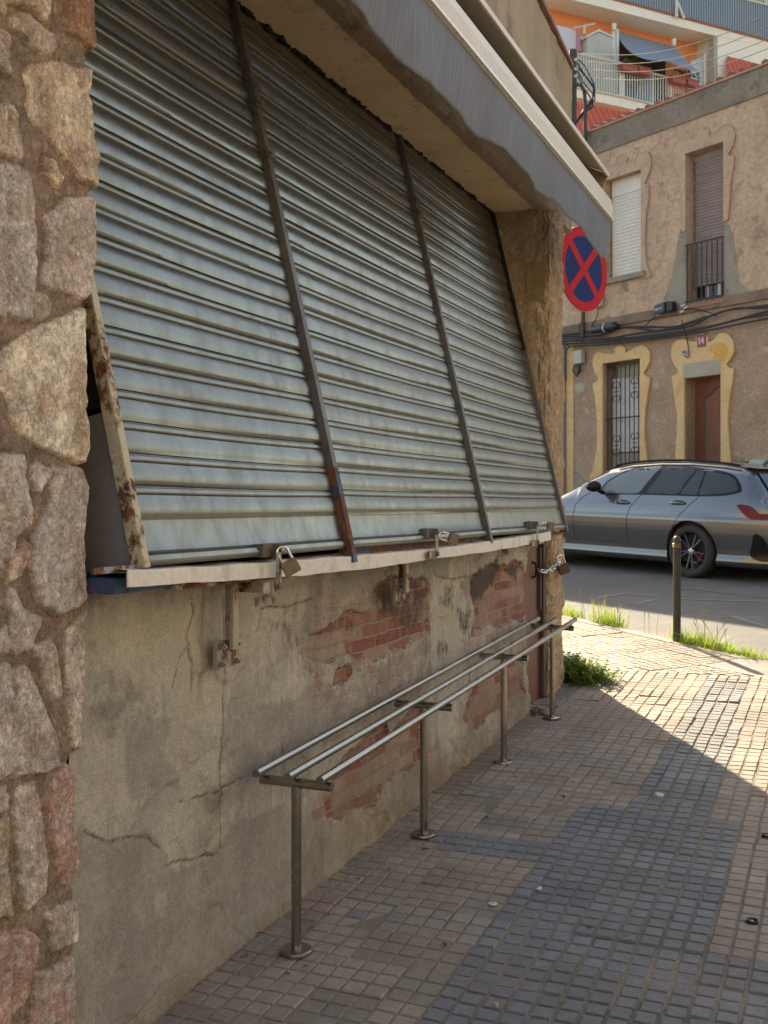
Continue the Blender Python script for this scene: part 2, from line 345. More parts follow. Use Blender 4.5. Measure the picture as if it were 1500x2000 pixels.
def steel():
    n = NT('brushed_stainless', 0.28, 1.0); a = n.noise(60, 4, 0.7, n.mapv((1,1,1))); b = n.noise(5, 6, 0.6)
    c = n.mix(n.ramp(b, 0.35, 0.65), (0.28,0.26,0.225), (0.35,0.325,0.285)); c = n.mix(n.ramp(a, 0.60, 0.76, 0, 0.3), c, (0.22,0.19,0.15))
    return n.out(c, n.ramp(b, 0.3, 0.7, 0.20, 0.36), n.bump(a, 0.02, 0.0005), 1.0)
M_steel = steel()
M_zinc = plain('zinc_bolt', (0.34,0.33,0.31), 0.4, 0.8)
M_brass = mottle('dull_brass', (0.20,0.165,0.115), (0.14,0.115,0.085), (0.10,0.07,0.05), 30, 90, 0.5, 0.1, 0.001, 0.6)
M_chrome = plain('bright_shackle', (0.6,0.61,0.62), 0.2, 1.0)
M_tile = None
def tile_material():
    n = NT('paving_cells', 0.85); col, s, al = n.attr('tilecol')
    a = n.noise(2.0, 8, 0.7); b = n.noise(38, 6, 0.75); g = n.noise(260, 3, 0.8)
    c = n.mix(n.ramp(a, 0.45, 0.68, 0, 0.45), col, (0.19,0.145,0.105))
    c = n.mix(n.ramp(n.noise(7, 8, 0.75), 0.56, 0.72, 0, 0.5), c, (0.33,0.29,0.24))
    c = n.mix(n.ramp(n.noise(13, 5, 0.7, n.mapv((1,1,1),(7,7,1))), 0.66, 0.70, 0, 0.55), c, (0.07,0.06,0.05))
    k = n.ramp(b, 0.3, 0.7, 0.78, 1.15); c = n.mix(1.0, c, n.comb(k,k,k), 'MULTIPLY')
    k = n.ramp(g, 0.25, 0.75, 0.8, 1.15); c = n.mix(1.0, c, n.comb(k,k,k), 'MULTIPLY')
    return n.out(c, n.ramp(a, 0.3, 0.7, 0.6, 0.85), n.bump(n.math('ADD', g, n.math('MULTIPLY', b, 1.5)), 0.5, 0.002))
M_tile = tile_material()
M_grout = mottle('dirty_grout', (0.20,0.165,0.125), (0.25,0.205,0.155), (0.12,0.10,0.075), 3, 120, 0.95, 0.6, 0.004, var=0.3)
M_asphalt = mottle('asphalt', (0.085,0.082,0.080), (0.11,0.105,0.10), (0.14,0.13,0.12), 1.2, 130, 0.85, 0.5, 0.004, var=0.25)
M_kerb = mottle('kerb_stone', (0.30,0.27,0.23), (0.36,0.32,0.27), (0.2,0.18,0.15), 3, 90, 0.88, 0.4, 0.003)
M_paint = mottle('worn_road_paint', (0.20,0.195,0.185), (0.13,0.125,0.12), None, 4, 90, 0.8, 0.2, 0.002, var=0.3)
M_paintred = mottle('worn_red_paint', (0.14,0.085,0.08), (0.11,0.09,0.085), None, 4, 90, 0.8, 0.2, 0.002, var=0.3)
M_plate = mottle('steel_cover_plate', (0.13,0.122,0.112), (0.17,0.158,0.14), None, 4, 160, 0.6, 0.6, 0.003, 0.2)

# ================================================================== SETTING: ground
def structure(name, mb, m, **k): return kind(build(name, mb, m, **k), 'structure')
DROP = 0.085
K1 = Vector((-0.54, 8.53, 0)); K2 = Vector((-2.56, 10.39, 0)); KD = (K2-K1).normalized(); KN = Vector((-KD.y, KD.x, 0))
if KN.y < 0: KN = -KN                                            # towards the road
def kside(x, y): return (Vector((x, y, 0)) - K1).dot(KN)         # > 0 on the road side
# road: one sheet to the horizon, following the hill
mb = MB(); P = []
for y in (-300, -40, 0, 4, 8, 12, 16, 19, 60, 400):
    P.append([Vector((x, y, gz(y) - DROP)) for x in (-400, -60, -20, 0, 20, 60, 400)])
mb.grid(P); structure('road', mb, M_asphalt)
# pavement bed (grout level) in front of the shop, edge along the kerb line
def clip_poly(poly, n, d):
    out = []
    for i in range(len(poly)):
        a, b = poly[i], poly[(i+1) % len(poly)]; da, db = n.dot(a)-d, n.dot(b)-d
        if da <= 0: out.append(a)
        if (da < 0) != (db < 0) and da != db: out.append(a + (b-a) * (da/(da-db)))
    return out
def slab(x0, x1, y0, y1, kin, top, step=1.0):
    mb = MB(); y = y0
    while y < y1:
        p = [Vector((x0,y,0)), Vector((x1,y,0)), Vector((x1,min(y+step,y1),0)), Vector((x0,min(y+step,y1),0))]
        p = clip_poly(p, KN, KN.dot(K1) + kin)
        if len(p) > 2: mb.prism([Vector((q.x,q.y,gz(q.y)+top)) for q in p], (0,0,-0.2))
        y += step
    return mb
structure('pavement_bed', slab(-9.0, 6.0, -6, 16, -0.13, -0.004), M_grout)
mb = MB(); s = -9.0
while s < 9.0:                                                   # kerb stones, a metre each
    a = K1 + KD*s - KN*0.127; b = K1 + KD*(s+0.985) - KN*0.127; e = KN*0.125
    q = [a, b, b+e, a+e]; j = random.uniform(-.003,.003)
    mb.add([Vector((w.x,w.y,gz(w.y)+0.002+j)) for w in q] + [Vector((w.x,w.y,gz(w.y)-0.2)) for w in q], [(0,1,2,3),(4,7,6,5),(0,4,5,1),(1,5,6,2),(2,6,7,3),(3,7,4,0)]); s += 1.0
structure('kerb', mb, M_kerb, bevel=0.006)
# paving cells
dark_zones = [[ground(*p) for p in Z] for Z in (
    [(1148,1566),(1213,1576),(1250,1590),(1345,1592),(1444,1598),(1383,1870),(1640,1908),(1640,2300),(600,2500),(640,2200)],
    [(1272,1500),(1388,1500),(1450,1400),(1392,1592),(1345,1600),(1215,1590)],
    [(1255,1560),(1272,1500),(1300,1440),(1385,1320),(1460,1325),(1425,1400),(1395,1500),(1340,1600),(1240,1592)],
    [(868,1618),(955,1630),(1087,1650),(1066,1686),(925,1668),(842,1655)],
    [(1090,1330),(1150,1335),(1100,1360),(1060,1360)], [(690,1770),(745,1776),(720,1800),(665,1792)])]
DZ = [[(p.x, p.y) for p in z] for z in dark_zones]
C = 0.0695
def cells(name, ox, oy, ax, ay, ni, nj, keep, seed, mix_dark=0.0):
    rs = np.random.RandomState(seed); V = []; F = []; CC = []
    tile = {}
    coljit = {}
    for i in range(ni):
        for j in range(nj):
            ti, tj = i//3, j//3
            if (ti,tj) not in tile:
                tile[(ti,tj)] = (rs.normal(0,0.0016), rs.normal(0,0.008), rs.normal(0,0.008), rs.uniform(0.86,1.14), rs.rand(), rs.normal(0,0.0022), rs.normal(0,0.0018))
            if ti not in coljit: coljit[ti] = rs.uniform(-0.016, 0.016)
            h, tx, ty, br, rr, jx, jy = tile[(ti,tj)]
            a = i*C + jx + (0.0 if i % 3 else 0.0); b = j*C + coljit[ti] + jy
            cx = ox + ax.x*(a+C/2) + ay.x*(b+C/2); cy = oy + ax.y*(a+C/2) + ay.y*(b+C/2)
            if not keep(cx, cy): continue
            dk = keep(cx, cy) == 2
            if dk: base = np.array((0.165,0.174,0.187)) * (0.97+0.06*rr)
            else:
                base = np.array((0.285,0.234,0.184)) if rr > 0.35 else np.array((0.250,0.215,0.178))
                if rr > 0.86: base = np.array((0.265,0.200,0.160))
            base = base * br * rs.uniform(0.92, 1.08)
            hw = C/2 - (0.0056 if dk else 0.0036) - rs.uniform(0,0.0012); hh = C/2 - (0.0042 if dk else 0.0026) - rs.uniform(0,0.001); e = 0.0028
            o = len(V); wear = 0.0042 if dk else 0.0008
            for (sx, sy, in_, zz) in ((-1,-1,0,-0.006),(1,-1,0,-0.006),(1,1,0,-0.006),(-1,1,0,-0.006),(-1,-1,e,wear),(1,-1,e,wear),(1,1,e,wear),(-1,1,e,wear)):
                px = sx*(hw-in_)+rs.normal(0,0.0005); py = sy*(hh-in_)+rs.normal(0,0.0005)
                X = cx + ax.x*px + ay.x*py; Y = cy + ax.y*px + ay.y*py
                li = ((i % 3)-1)*C + px; lj = ((j % 3)-1)*C + py
                V.append((X, Y, gz(Y) + zz + h + (tx*li + ty*lj)*2.0)); CC.append((*base, 1))
            F += [(o+4,o+5,o+6,o+7),(o,o+1,o+5,o+4),(o+1,o+2,o+6,o+5),(o+2,o+3,o+7,o+6),(o+3,o,o+4,o+7)]
    me = bpy.data.meshes.new(name); me.from_pydata(V, [], F)
    at = me.color_attributes.new(name='tilecol', type='FLOAT_COLOR', domain='POINT'); at.data.foreach_set('color', np.array(CC, np.float32).ravel())
    me.materials.append(M_tile); o = bpy.data.objects.new(name, me); COL.objects.link(o); return kind(o, 'structure')
def pin(x, y, poly):
    c = False; n = len(poly)
    for i in range(n):
        x1,y1 = poly[i]; x2,y2 = poly[(i+1)%n]
        if (y < y1) != (y < y2) and x < (x2-x1)*(y-y1)/(y2-y1)+x1: c = not c
    return c
SEAM = 7.86
coverP = [ground(*p) for p in ((1372,1299),(1440,1286),(1560,1292),(1620,1350))]
coverXY = [(p.x,p.y) for p in coverP]
def keep_main(x, y):
    if y > SEAM or x < -1.86 or kside(x,y) > -0.165 or pin(x,y,coverXY): return 0
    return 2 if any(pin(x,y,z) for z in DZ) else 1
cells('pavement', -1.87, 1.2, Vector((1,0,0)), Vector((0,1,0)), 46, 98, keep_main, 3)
def keep_far(x, y):
    if y <= SEAM or kside(x,y) > -0.165 or pin(x,y,coverXY) or x < -6: return 0
    return 1
kx = -KD
cells('pavement_corner', K1.x - KN.x*0.165 - KN.x*2.92 + KD.x*7.0, K1.y - KN.y*0.165 - KN.y*2.92 + KD.y*7.0, kx, KN, 150, 42, keep_far, 5)
# worn road markings
def strip(pts, w, m, name, lift=0.004):
    mb = MB(); pts = [Vector(p) for p in pts]; L = []
    for i, p in enumerate(pts):
        t = (pts[min(i+1,len(pts)-1)] - pts[max(i-1,0)]); t.z = 0; t.normalize(); nn = Vector((-t.y,t.x,0))*w/2
        L.append([Vector((q.x,q.y,gz(q.y)-DROP+lift)) for q in (p-nn, p+nn)])
    mb.grid(L); return structure(name, mb, m)
def gr(u, v): return ground(u, v, DROP)
strip([gr(1165,1168), gr(1215,1160), gr(1290,1164)], 0.09, M_paint, 'road_marking')
strip([gr(1240,1180), gr(1290,1168), gr(1380,1172), gr(1520,1176)], 0.08, M_paint, 'road_marking')
strip([gr(1405,1205), gr(1430,1204), gr(1510,1228)], 0.08, M_paint, 'road_marking')
strip([gr(1330,1150), gr(1400,1156), gr(1530,1172)], 0.10, M_paintred, 'road_marking')
strip([gr(1240,1112), gr(1320,1122)], 0.08, mottle('worn_blue_paint', (0.07,0.10,0.15), (0.08,0.09,0.11), None, 4, 90), 'road_marking')
# gutter grit along the kerb
mb = MB(); L = []
for k in range(60):
    s = -6 + k*0.2; w = 0.28 + 0.22*math.sin(k*0.7)+0.12*math.sin(k*2.1)
    L.append([Vector((q.x,q.y,gz(q.y)-DROP+0.004)) for q in (K1+KD*s+KN*0.0, K1+KD*s+KN*max(w,0.1))])
mb.grid(L); structure('gutter', mb, mottle('gutter_grit', (0.17,0.14,0.11), (0.24,0.20,0.16), (0.10,0.09,0.08), 5, 160, 0.95, 0.6, 0.004, var=0.3))
# access cover set in the paving
t = thing('access_cover', 'flat grey steel cover plate set in the sunlit paving right of the bollard', 'cover', (coverP[0].x, coverP[0].y, gz(coverP[0].y)))
cc = [Vector((p.x, p.y, gz(p.y)-0.01)) for p in coverP]
build('plate', MB().prism(cc, (0,0,0.012)), M_plate, t)
mb = MB()
for i in range(4): mb.tube([cc[i]+Vector((0,0,0.012)), cc[(i+1)%4]+Vector((0,0,0.012))], 0.006, 6)
build('frame', mb, M_hoodin, t)

# ================================================================== SHOP BUILDING
WX = -1.815                                                       # plane of the street wall
SH = thing('shop_building', 'old single storey shop with shuttered front and crumbling plaster wall in the foreground', 'building', (-1.81, 4.5, gz(4.5)))
# --- lower wall, a relief grid with traced patches
ny, nz = 640, 236
yy = np.linspace(2.18, 6.42, ny); zz = np.linspace(-0.03, 1.40, nz)
Y, Z = np.meshgrid(yy, zz, indexing='ij'); Zg = Z + 0
def wp(*pts): return [(p.y, p.z) for p in (on_x(u, v, WX) for u, v in pts)]
warpY = Y + 0.16*(vnoise(Y*6, Z*8, 5, 5)-0.5); warpZ = Z + 0.09*(vnoise(Y*6+7, Z*8, 8, 5)-0.5)
brick = np.zeros(Y.shape)
for pl in ([(608,1232),(650,1214),(715,1190),(735,1150),(775,1128),(838,1140),(838,1232),(800,1262),(745,1282),(680,1288),(640,1300),(606,1284)],
           [(918,1130),(950,1112),(1018,1095),(1032,1130),(1030,1192),(1018,1216),(960,1222),(922,1236)],
           [(628,1600),(640,1520),(700,1448),(752,1412),(762,1440),(798,1395),(824,1362),(828,1478),(790,1504),(715,1562),(650,1605)],
           [(903,1400),(918,1345),(960,1310),(1022,1276),(1020,1350),(990,1378),(925,1416)],
           [(655,1318),(690,1310),(686,1330),(655,1340)]):
    brick = np.maximum(brick, sstep(-0.03, 0.03, poly_sd(warpY, warpZ, wp(*pl))))
faint = np.zeros(Y.shape)
for pl in ([(432,1160),(478,1160),(478,1215),(432,1225)], [(540,1160),(700,1130),(840,1120),(845,1340),(780,1420),(680,1440),(630,1420),(600,1330),(560,1260)], [(640,1440),(600,1600),(640,1640),(760,1560),(860,1470),(830,1360)], [(380,1150),(420,1150),(410,1200),(385,1195)], [(900,1120),(1035,1085),(1035,1360),(900,1430)]):
    faint = np.maximum(faint, sstep(-0.08, 0.06, poly_sd(warpY, warpZ, wp(*pl))))
soot = np.zeros(Y.shape)
for pl, a in (([(940,1108),(968,1092),(980,1110),(960,1150),(940,1176),(918,1180),(924,1140)], 1.0), ([(985,1110),(1020,1098),(1010,1130),(990,1128)], 0.9),
              ([(505,1200),(560,1205),(600,1250),(650,1370),(590,1330),(540,1260)], 0.48), ([(700,1170),(770,1120),(838,1150),(836,1200),(800,1250),(770,1210)], 0.66),
              ([(490,1160),(560,1160),(545,1185),(495,1195)], 0.8), ([(860,1140),(895,1130),(885,1190),(860,1200)], 0.62), ([(890,1180),(915,1190),(910,1240),(890,1230)], 0.7),
              ([(840,1240),(870,1240),(880,1290),(850,1300)], 0.55), ([(605,1215),(690,1200),(720,1240),(660,1262),(610,1240)], 0.50), ([(250,1760),(520,1690),(420,1990),(180,1990)], 0.22),
              ([(500,1470),(640,1410),(620,1470),(520,1520)], 0.42)):
    soot = np.maximum(soot, a*sstep(-0.05, 0.05, poly_sd(warpY, warpZ, wp(*pl))))
hb = Z - SL*Y                                                     # height over the pavement
base = sstep(0.34, 0.05, hb + 0.22*(vnoise(Y*4, Z*4, 31)-0.5)) * sstep(3.0, 4.2, Y)
base = np.maximum(base, 0.8*sstep(0.12, 0.0, hb + 0.1*(vnoise(Y*5, Z*5, 37)-0.5)))
n1 = vnoise(Y*2.2, Z*2.2, 41); n2 = vnoise(Y*9, Z*9, 47); n3 = vnoise(Y*45, Z*45, 53, 3)
relief = 0.018*(n1-0.5) + 0.007*(n2-0.5) + 0.0022*(n3-0.5)
relief += 0.006*sstep(0.50, 0.515, vnoise(Y*1.7+3, Z*2.3, 61)) + 0.005*sstep(0.55, 0.56, vnoise(Y*3.1, Z*2.6+9, 67))   # torn plaster coats
bmask = sstep(0.46, 0.52, brick + 0.5*(vnoise(Y*20, Z*20, 71)-0.5)); relief -= 0.018*bmask; lip = bmask*(1-bmask)*4; soot = np.maximum(soot, 0.50*sstep(0.3,0.9,lip)); relief += 0.004*sstep(0.2,0.9,lip); relief += 0.006*bmask*(vnoise(Y*14, Z*30, 73, 3)-0.5)
relief += 0.030*base*(0.4+0.9*vnoise(Y*7, Z*9, 77)) 
crackm = np.zeros(Y.shape)
def crack(pts, w, d):
    global relief, soot, crackm
    P2 = wp(*pts); dist = np.full(Y.shape, 1e9)
    wy = Y + 0.022*(vnoise(Y*16, Z*16, 83)-0.5); wz = Z + 0.022*(vnoise(Y*16+5, Z*16, 89)-0.5)
    for (x1,y1),(x2,y2) in zip(P2[:-1], P2[1:]):
        ex, ey = x2-x1, y2-y1; L2 = ex*ex+ey*ey+1e-12; t = np.clip(((wy-x1)*ex+(wz-y1)*ey)/L2, 0, 1)
        dist = np.minimum(dist, np.hypot(wy-x1-t*ex, wz-y1-t*ey))
    k = sstep(w, 0.0, dist); crackm = np.maximum(crackm, sstep(w*1.1, w*0.2, dist)); relief -= d*k; soot = np.maximum(soot, 0.70*k)
crack([(368,1165),(372,1190),(360,1240),(368,1330),(370,1350)], 0.006, 0.012)
crack([(432,1160),(436,1270),(432,1400),(428,1520),(430,1660)], 0.005, 0.010)
crack([(160,1620),(205,1642),(290,1632),(310,1660)], 0.004, 0.008)
crack([(322,1695),(360,1682),(420,1668)], 0.005, 0.008)
crack([(330,1345),(345,1275),(362,1260)], 0.003, 0.006)
crack([(830,1200),(832,1330)], 0.006, 0.010)
crack([(912,1150),(914,1300),(912,1420)], 0.006, 0.010)
crack([(842,1102),(850,1125),(880,1130),(918,1128)], 0.006, 0.008)
crack([(500,1228),(505,1190),(560,1185),(610,1172)], 0.006, 0.010)
crack([(350,1570),(420,1545),(470,1520)], 0.004, 0.006)
# rounded coping course right under the sill
cop = sstep(1.285, 1.30, Z + 0.01*(vnoise(Y*7, Z*0, 97)-0.5))
fy = np.mod(Y + 0.02*vnoise(Y*3, Z*0, 91), 0.29)/0.29
relief += cop*(0.010 - 0.016*sstep(0.07, 0.0, np.minimum(fy, 1-fy))) * sstep(2.9, 3.1, Y)
relief -= 0.008*sstep(0.010, 0.0, np.abs(Z-1.292)) * sstep(2.9, 3.1, Y)
X = WX + relief
# ragged right end: bricks toothed into the door opening
P = np.stack([X, Y, Z], -1)
row = np.floor(Z/0.0525).astype(int); tooth = np.where(row % 2 == 0, 0.0, 0.02)
endk = sstep(6.2, 6.42, Y); P[..., 1] += endk*tooth
P[-1, :, 0] = WX - 0.10                                          # turn the edge into the opening
coat = np.zeros(Y.shape)
for pl in ([(140,1610),(205,1642),(290,1632),(325,1695),(420,1668),(470,1600),(560,1560),(610,1700),(450,1900),(120,2200),(120,1700)], [(470,1400),(640,1330),(700,1400),(560,1480),(480,1520),(430,1480)], [(250,1400),(330,1390),(400,1440),(380,1530),(270,1560),(215,1500)]):
    coat = np.maximum(coat, sstep(-0.006, 0.006, poly_sd(Y + 0.10*(vnoise(Y*7, Z*7, 405)-0.5), Z + 0.10*(vnoise(Y*7+5, Z*7, 408)-0.5), wp(*pl))))
light = np.zeros(Y.shape)
for pl in ([(190,1185),(330,1180),(370,1230),(360,1330),(260,1350),(200,1300)], [(330,1360),(420,1330),(428,1530),(350,1570),(320,1480)], [(180,1440),(240,1430),(250,1560),(180,1600)], [(300,1740),(330,1735),(325,1800),(305,1790)], [(700,1650),(740,1600),(760,1640),(720,1690)], [(840,1130),(900,1135),(905,1260),(850,1290)]):
    light = np.maximum(light, sstep(-0.006, 0.008, poly_sd(Y + 0.08*(vnoise(Y*9, Z*9, 415)-0.5), Z + 0.08*(vnoise(Y*9+5, Z*9, 418)-0.5), wp(*pl))))
relief -= 0.0035*coat; relief += 0.003*light
faint *= 0.60
mask = np.stack([brick, soot, base, faint], -1)
grid_obj('plaster_wall', P, {'mask': mask, 'coat': np.stack([coat, light, crackm, light], -1)}, M_wall, SH)

# --- stone pier on the left: every stone traced, then raised out of the mortar
PX = -1.785
stones = [
 ([(-30,-60),(94,-60),(93,19),(84,48),(67,32),(54,16),(19,6),(-30,5)], 't'),
 ([(126,-60),(190,-60),(186,-20),(184,48),(186,80),(181,102),(166,90),(138,67),(122,58),(125,32)], 'o'),
 ([(32,19),(51,24),(80,51),(102,67),(104,96),(96,106),(77,109),(54,99),(45,77),(19,58),(16,35)], 'p'),
 ([(-30,45),(2,53),(6,64),(5,86),(11,112),(6,125),(-30,135)], 'p'),
 ([(48,128),(93,120),(122,122),(147,131),(175,133),(179,147),(176,179),(171,192),(178,205),(179,282),(186,320),(183,371),(154,352),(122,314),(96,282),(61,240),(48,208),(53,179),(47,150)], 't'),
 ([(-30,200),(16,205),(29,224),(38,266),(45,307),(38,317),(16,311),(6,304),(-30,290)], 'p'),
 ([(80,307),(96,311),(123,349),(110,372),(96,355),(83,343)], 't'),
 ([(-30,317),(38,318),(59,333),(69,384),(67,464),(69,512),(61,570),(57,625),(35,628),(10,610),(-30,622)], 'g'),
 ([(125,389),(154,386),(182,384),(187,413),(186,480),(189,496),(179,538),(178,576),(166,588),(150,588),(134,576),(96,567),(74,557),(83,512),(86,480),(85,419),(109,407)], 'b'),
 ([(69,567),(86,576),(96,596),(93,618),(80,631),(64,628),(61,592)], 'b'),
 ([(-30,700),(0,687),(38,656),(87,631),(136,607),(165,603),(163,670),(163,817),(166,852),(161,901),(150,904),(105,887),(73,873),(38,848),(17,817),(7,768),(-30,740)], 'c'),
 ([(-30,887),(42,887),(49,915),(52,967),(61,995),(59,1027),(31,1051),(21,1090),(-30,1118)], 'g'),
 ([(58,911),(73,901),(96,917),(93,936),(73,967),(63,971),(56,932)], 'g'),
 ([(101,915),(140,908),(156,910),(171,950),(168,1006),(161,1041),(166,1083),(164,1125),(171,1167),(140,1188),(105,1204),(70,1174),(54,1132),(59,1055),(80,1006),(94,971)], 'g'),
 ([(42,1058),(56,1065),(56,1086),(38,1125),(7,1142),(21,1090)], 't'),
 ([(14,1146),(28,1153),(45,1188),(77,1205),(75,1226),(56,1265),(28,1282),(17,1265),(17,1195),(7,1174)], 'g'),
 ([(125,1230),(140,1215),(168,1180),(163,1215),(164,1280),(163,1355),(156,1392),(161,1460),(135,1466),(129,1400),(124,1325),(120,1260)], 'b'),
 ([(66,1262),(94,1248),(110,1280),(122,1359),(101,1370),(83,1325),(64,1284)], 'b'),
 ([(-30,1300),(0,1306),(52,1302),(71,1347),(94,1407),(109,1445),(109,1494),(86,1509),(49,1511),(0,1524),(-30,1528)], 'g'),
 ([(41,1527),(67,1524),(81,1569),(88,1681),(86,1745),(45,1784),(34,1756),(30,1662),(22,1587),(30,1542)], 'b'),
 ([(90,1512),(116,1492),(141,1496),(146,1542),(144,1617),(154,1681),(139,1722),(116,1728),(101,1681),(90,1610),(84,1557)], 'r'),
 ([(-30,1600),(13,1606),(17,1700),(19,1790),(-30,1805)], 'y'),
 ([(-30,1548),(19,1550),(15,1587),(-30,1598)], 'g'),
 ([(82,1786),(112,1766),(148,1760),(154,1790),(148,1839),(120,1850),(94,1865),(94,1827)], 'b'),
 ([(-30,1830),(45,1812),(66,1831),(60,1880),(49,1944),(22,1985),(10,2060),(-30,2080)], 'r'),
 ([(64,1900),(90,1895),(120,1872),(144,1865),(146,1925),(142,2080),(45,2080),(56,1944)], 'r'),
 ([(-30,1225),(5,1245),(8,1275),(-30,1290)], 'g')]
tint = {'t': (0.84,0.69,0.50), 'o': (0.48,0.26,0.15), 'p': (0.66,0.52,0.42), 'g': (0.70,0.62,0.55), 'b': (0.72,0.60,0.50), 'c': (0.88,0.78,0.62), 'r': (0.60,0.38,0.29), 'y': (0.60,0.50,0.30)}
ny, nz = 250, 900
yy = np.linspace(1.30, 2.275, ny); zz = np.linspace(0.0, 3.75, nz)
Y, Z = np.meshgrid(yy, zz, indexing='ij')
wY = Y + 0.016*(vnoise(Y*22, Z*22, 5)-0.5) + 0.005*(vnoise(Y*90, Z*90, 6, 2)-0.5); wZ = Z + 0.016*(vnoise(Y*22+7, Z*22, 8)-0.5)
mort = np.array((0.325,0.235,0.170))
colr = np.ones(Y.shape + (4,)); colr[..., :3] = mort * (0.85+0.3*vnoise(Y*6, Z*6, 12))[..., None]; colr[..., 3] = 0.0
rel = 0.002 + 0.010*(vnoise(Y*8, Z*8, 15)-0.5) + 0.006*(vnoise(Y*40, Z*40, 19)-0.5)
rs = np.random.RandomState(4)
y_left = on_x(-8, 900, PX).y
polys = []
for pts, c in stones:
    q = [(p.y, p.z) for p in (on_x(u, v, PX) for u, v in pts)]; polys.append((q, c))
    polys.append(([(2*y_left - a, b) for a, b in q], c))          # same masonry carries on out of view
for k, (q, c) in enumerate(polys):
    ys = [a for a, b in q]; zs = [b for a, b in q]
    sel = (yy > min(ys)-0.05) & (yy < max(ys)+0.05); selz = (zz > min(zs)-0.05) & (zz < max(zs)+0.05)
    if not sel.any() or not selz.any(): continue
    ix = np.ix_(sel, selz); sd = poly_sd(wY[ix], wZ[ix], q); m = sstep(-0.002, 0.003, sd)
    tilt = rs.normal(0, 0.05, 2); cy, cz = np.mean(ys), np.mean(zs)
    hgt = (0.010 + rs.uniform(0, 0.006)) * sstep(-0.003, 0.006, sd) + 0.003*sstep(0.0, 0.05, sd) + tilt[0]*(Y[ix]-cy) + tilt[1]*(Z[ix]-cz)*0.6
    f = vnoise(Y[ix]*14+k, Z[ix]*10, 100+k, 5); ridge = np.abs(f-0.5)*2; hgt = hgt + 0.022*(np.abs(f-0.5)*1.6) + 0.006*(np.floor(f*9)/9-0.5) - 0.005 + 0.004*(vnoise(Y[ix]*60, Z[ix]*60, 170+k, 2)-0.5)
    ring = sstep(-0.012, -0.003, sd)*(1-m); rel[ix] = (rel[ix] - 0.003*ring)*(1-m) + hgt*m
    tc = np.array(tint[c]) * rs.uniform(0.9, 1.08); v2 = vnoise(Y[ix]*17+3*k, Z[ix]*11, 300+k, 5)[..., None]
    alt = np.array({'t': (0.58,0.38,0.29), 'c': (0.66,0.50,0.31), 'p': (0.50,0.40,0.28), 'o': (0.46,0.34,0.24)}.get(c, (0.55,0.45,0.39)))
    cc_ = tc*(1-0.85*sstep(0.46,0.66,v2)) + alt*0.85*sstep(0.46,0.66,v2)
    colr[ix] = np.concatenate([colr[ix][..., :3]*(1-m[..., None]) + cc_*m[..., None], np.maximum(colr[ix][..., 3:], m[..., None])], -1)
# ragged right-hand edge
edge_px = [(180,-60),(187,0),(184,48),(186,80),(181,100),(170,104),(170,128),(178,140),(172,190),(178,205),(179,282),(186,320),(183,371),(176,380),(184,390),(187,413),(186,480),(189,496),(179,538),(178,576),(168,590),(164,605),(163,670),(163,817),(166,852),(160,905),(171,950),(168,1006),(161,1041),(166,1083),(164,1125),(171,1167),(164,1215),(164,1280),(163,1355),(156,1392),(161,1460),(138,1470),(134,1486),(143,1510),(147,1560),(144,1617),(154,1681),(143,1720),(148,1750),(154,1790),(147,1840),(145,1870),(146,1925),(142,2080)]
ez = [on_x(u, v, PX) for u, v in edge_px]; ez = sorted([(p.z, p.y) for p in ez])
ye = np.interp(zz, [a for a, b in ez], [b for a, b in ez]) + 0.004*(vnoise(zz*60, zz*0, 9)-0.5)
t_ = (Y - 1.30)/(2.275-1.30)
Yn = 1.30 + t_*(ye[None, :]-1.30)
dist_edge = ye[None, :] - Yn
rel2 = rel.copy()
for j in range(nz): rel2[:, j] = np.interp(Yn[:, j], yy, rel[:, j]); 
for c4 in range(4):
    for j in range(nz): colr[:, j, c4] = np.interp(Yn[:, j], yy, colr[:, j, c4])
Xs = PX + rel2 - 0.012*sstep(0.014, 0.0, dist_edge)
Pm = np.stack([Xs, Yn, Z], -1)
side = [np.stack([np.full(nz, PX-dx) + 0.004*(vnoise(zz*30, zz*0+dx*50, 21)-0.5), ye + 0.006*(vnoise(zz*25, zz*0+dx*40, 23)-0.5) - (0.0 if dx < 0.12 else 0.0), zz], -1) for dx in (0.02, 0.05, 0.10, 0.18, 0.30, 0.42)]
Pm = np.concatenate([Pm, np.stack(side, 0)], 0); colr = np.concatenate([colr, np.repeat(colr[-1:], len(side), 0)], 0)
grid_obj('stone_pier', Pm, {'tint': colr}, M_stone, SH)

# --- body of the building behind (closed, so the sun and sky see a real volume)
TOPY = lambda y: 4.64 + 0.135*(7.50-y)
body = MB()
body.box2((-9, -4, -0.5), (-2.26, 7.48, 3.56))
body.box2((-9, -4, 3.5), (-1.80, 2.29, 5.3))
body.box2((-9, -4, -0.5), (-1.84, 1.32, 3.5)); body.box2((-2.3,-4,-0.5), (-1.83, 2.1, 3.7))
body.box2((-9, 7.3, -0.5), (-1.95, 7.85, 4.45))  # unseen end wall, added to set where the corner shadow falls
build('back_wall_and_added_end_wall', body, M_upper, SH)
build('interior', MB().box2((-2.27, 2.27, 0.2), (-2.25, 6.84, 3.5)), M_black, SH)
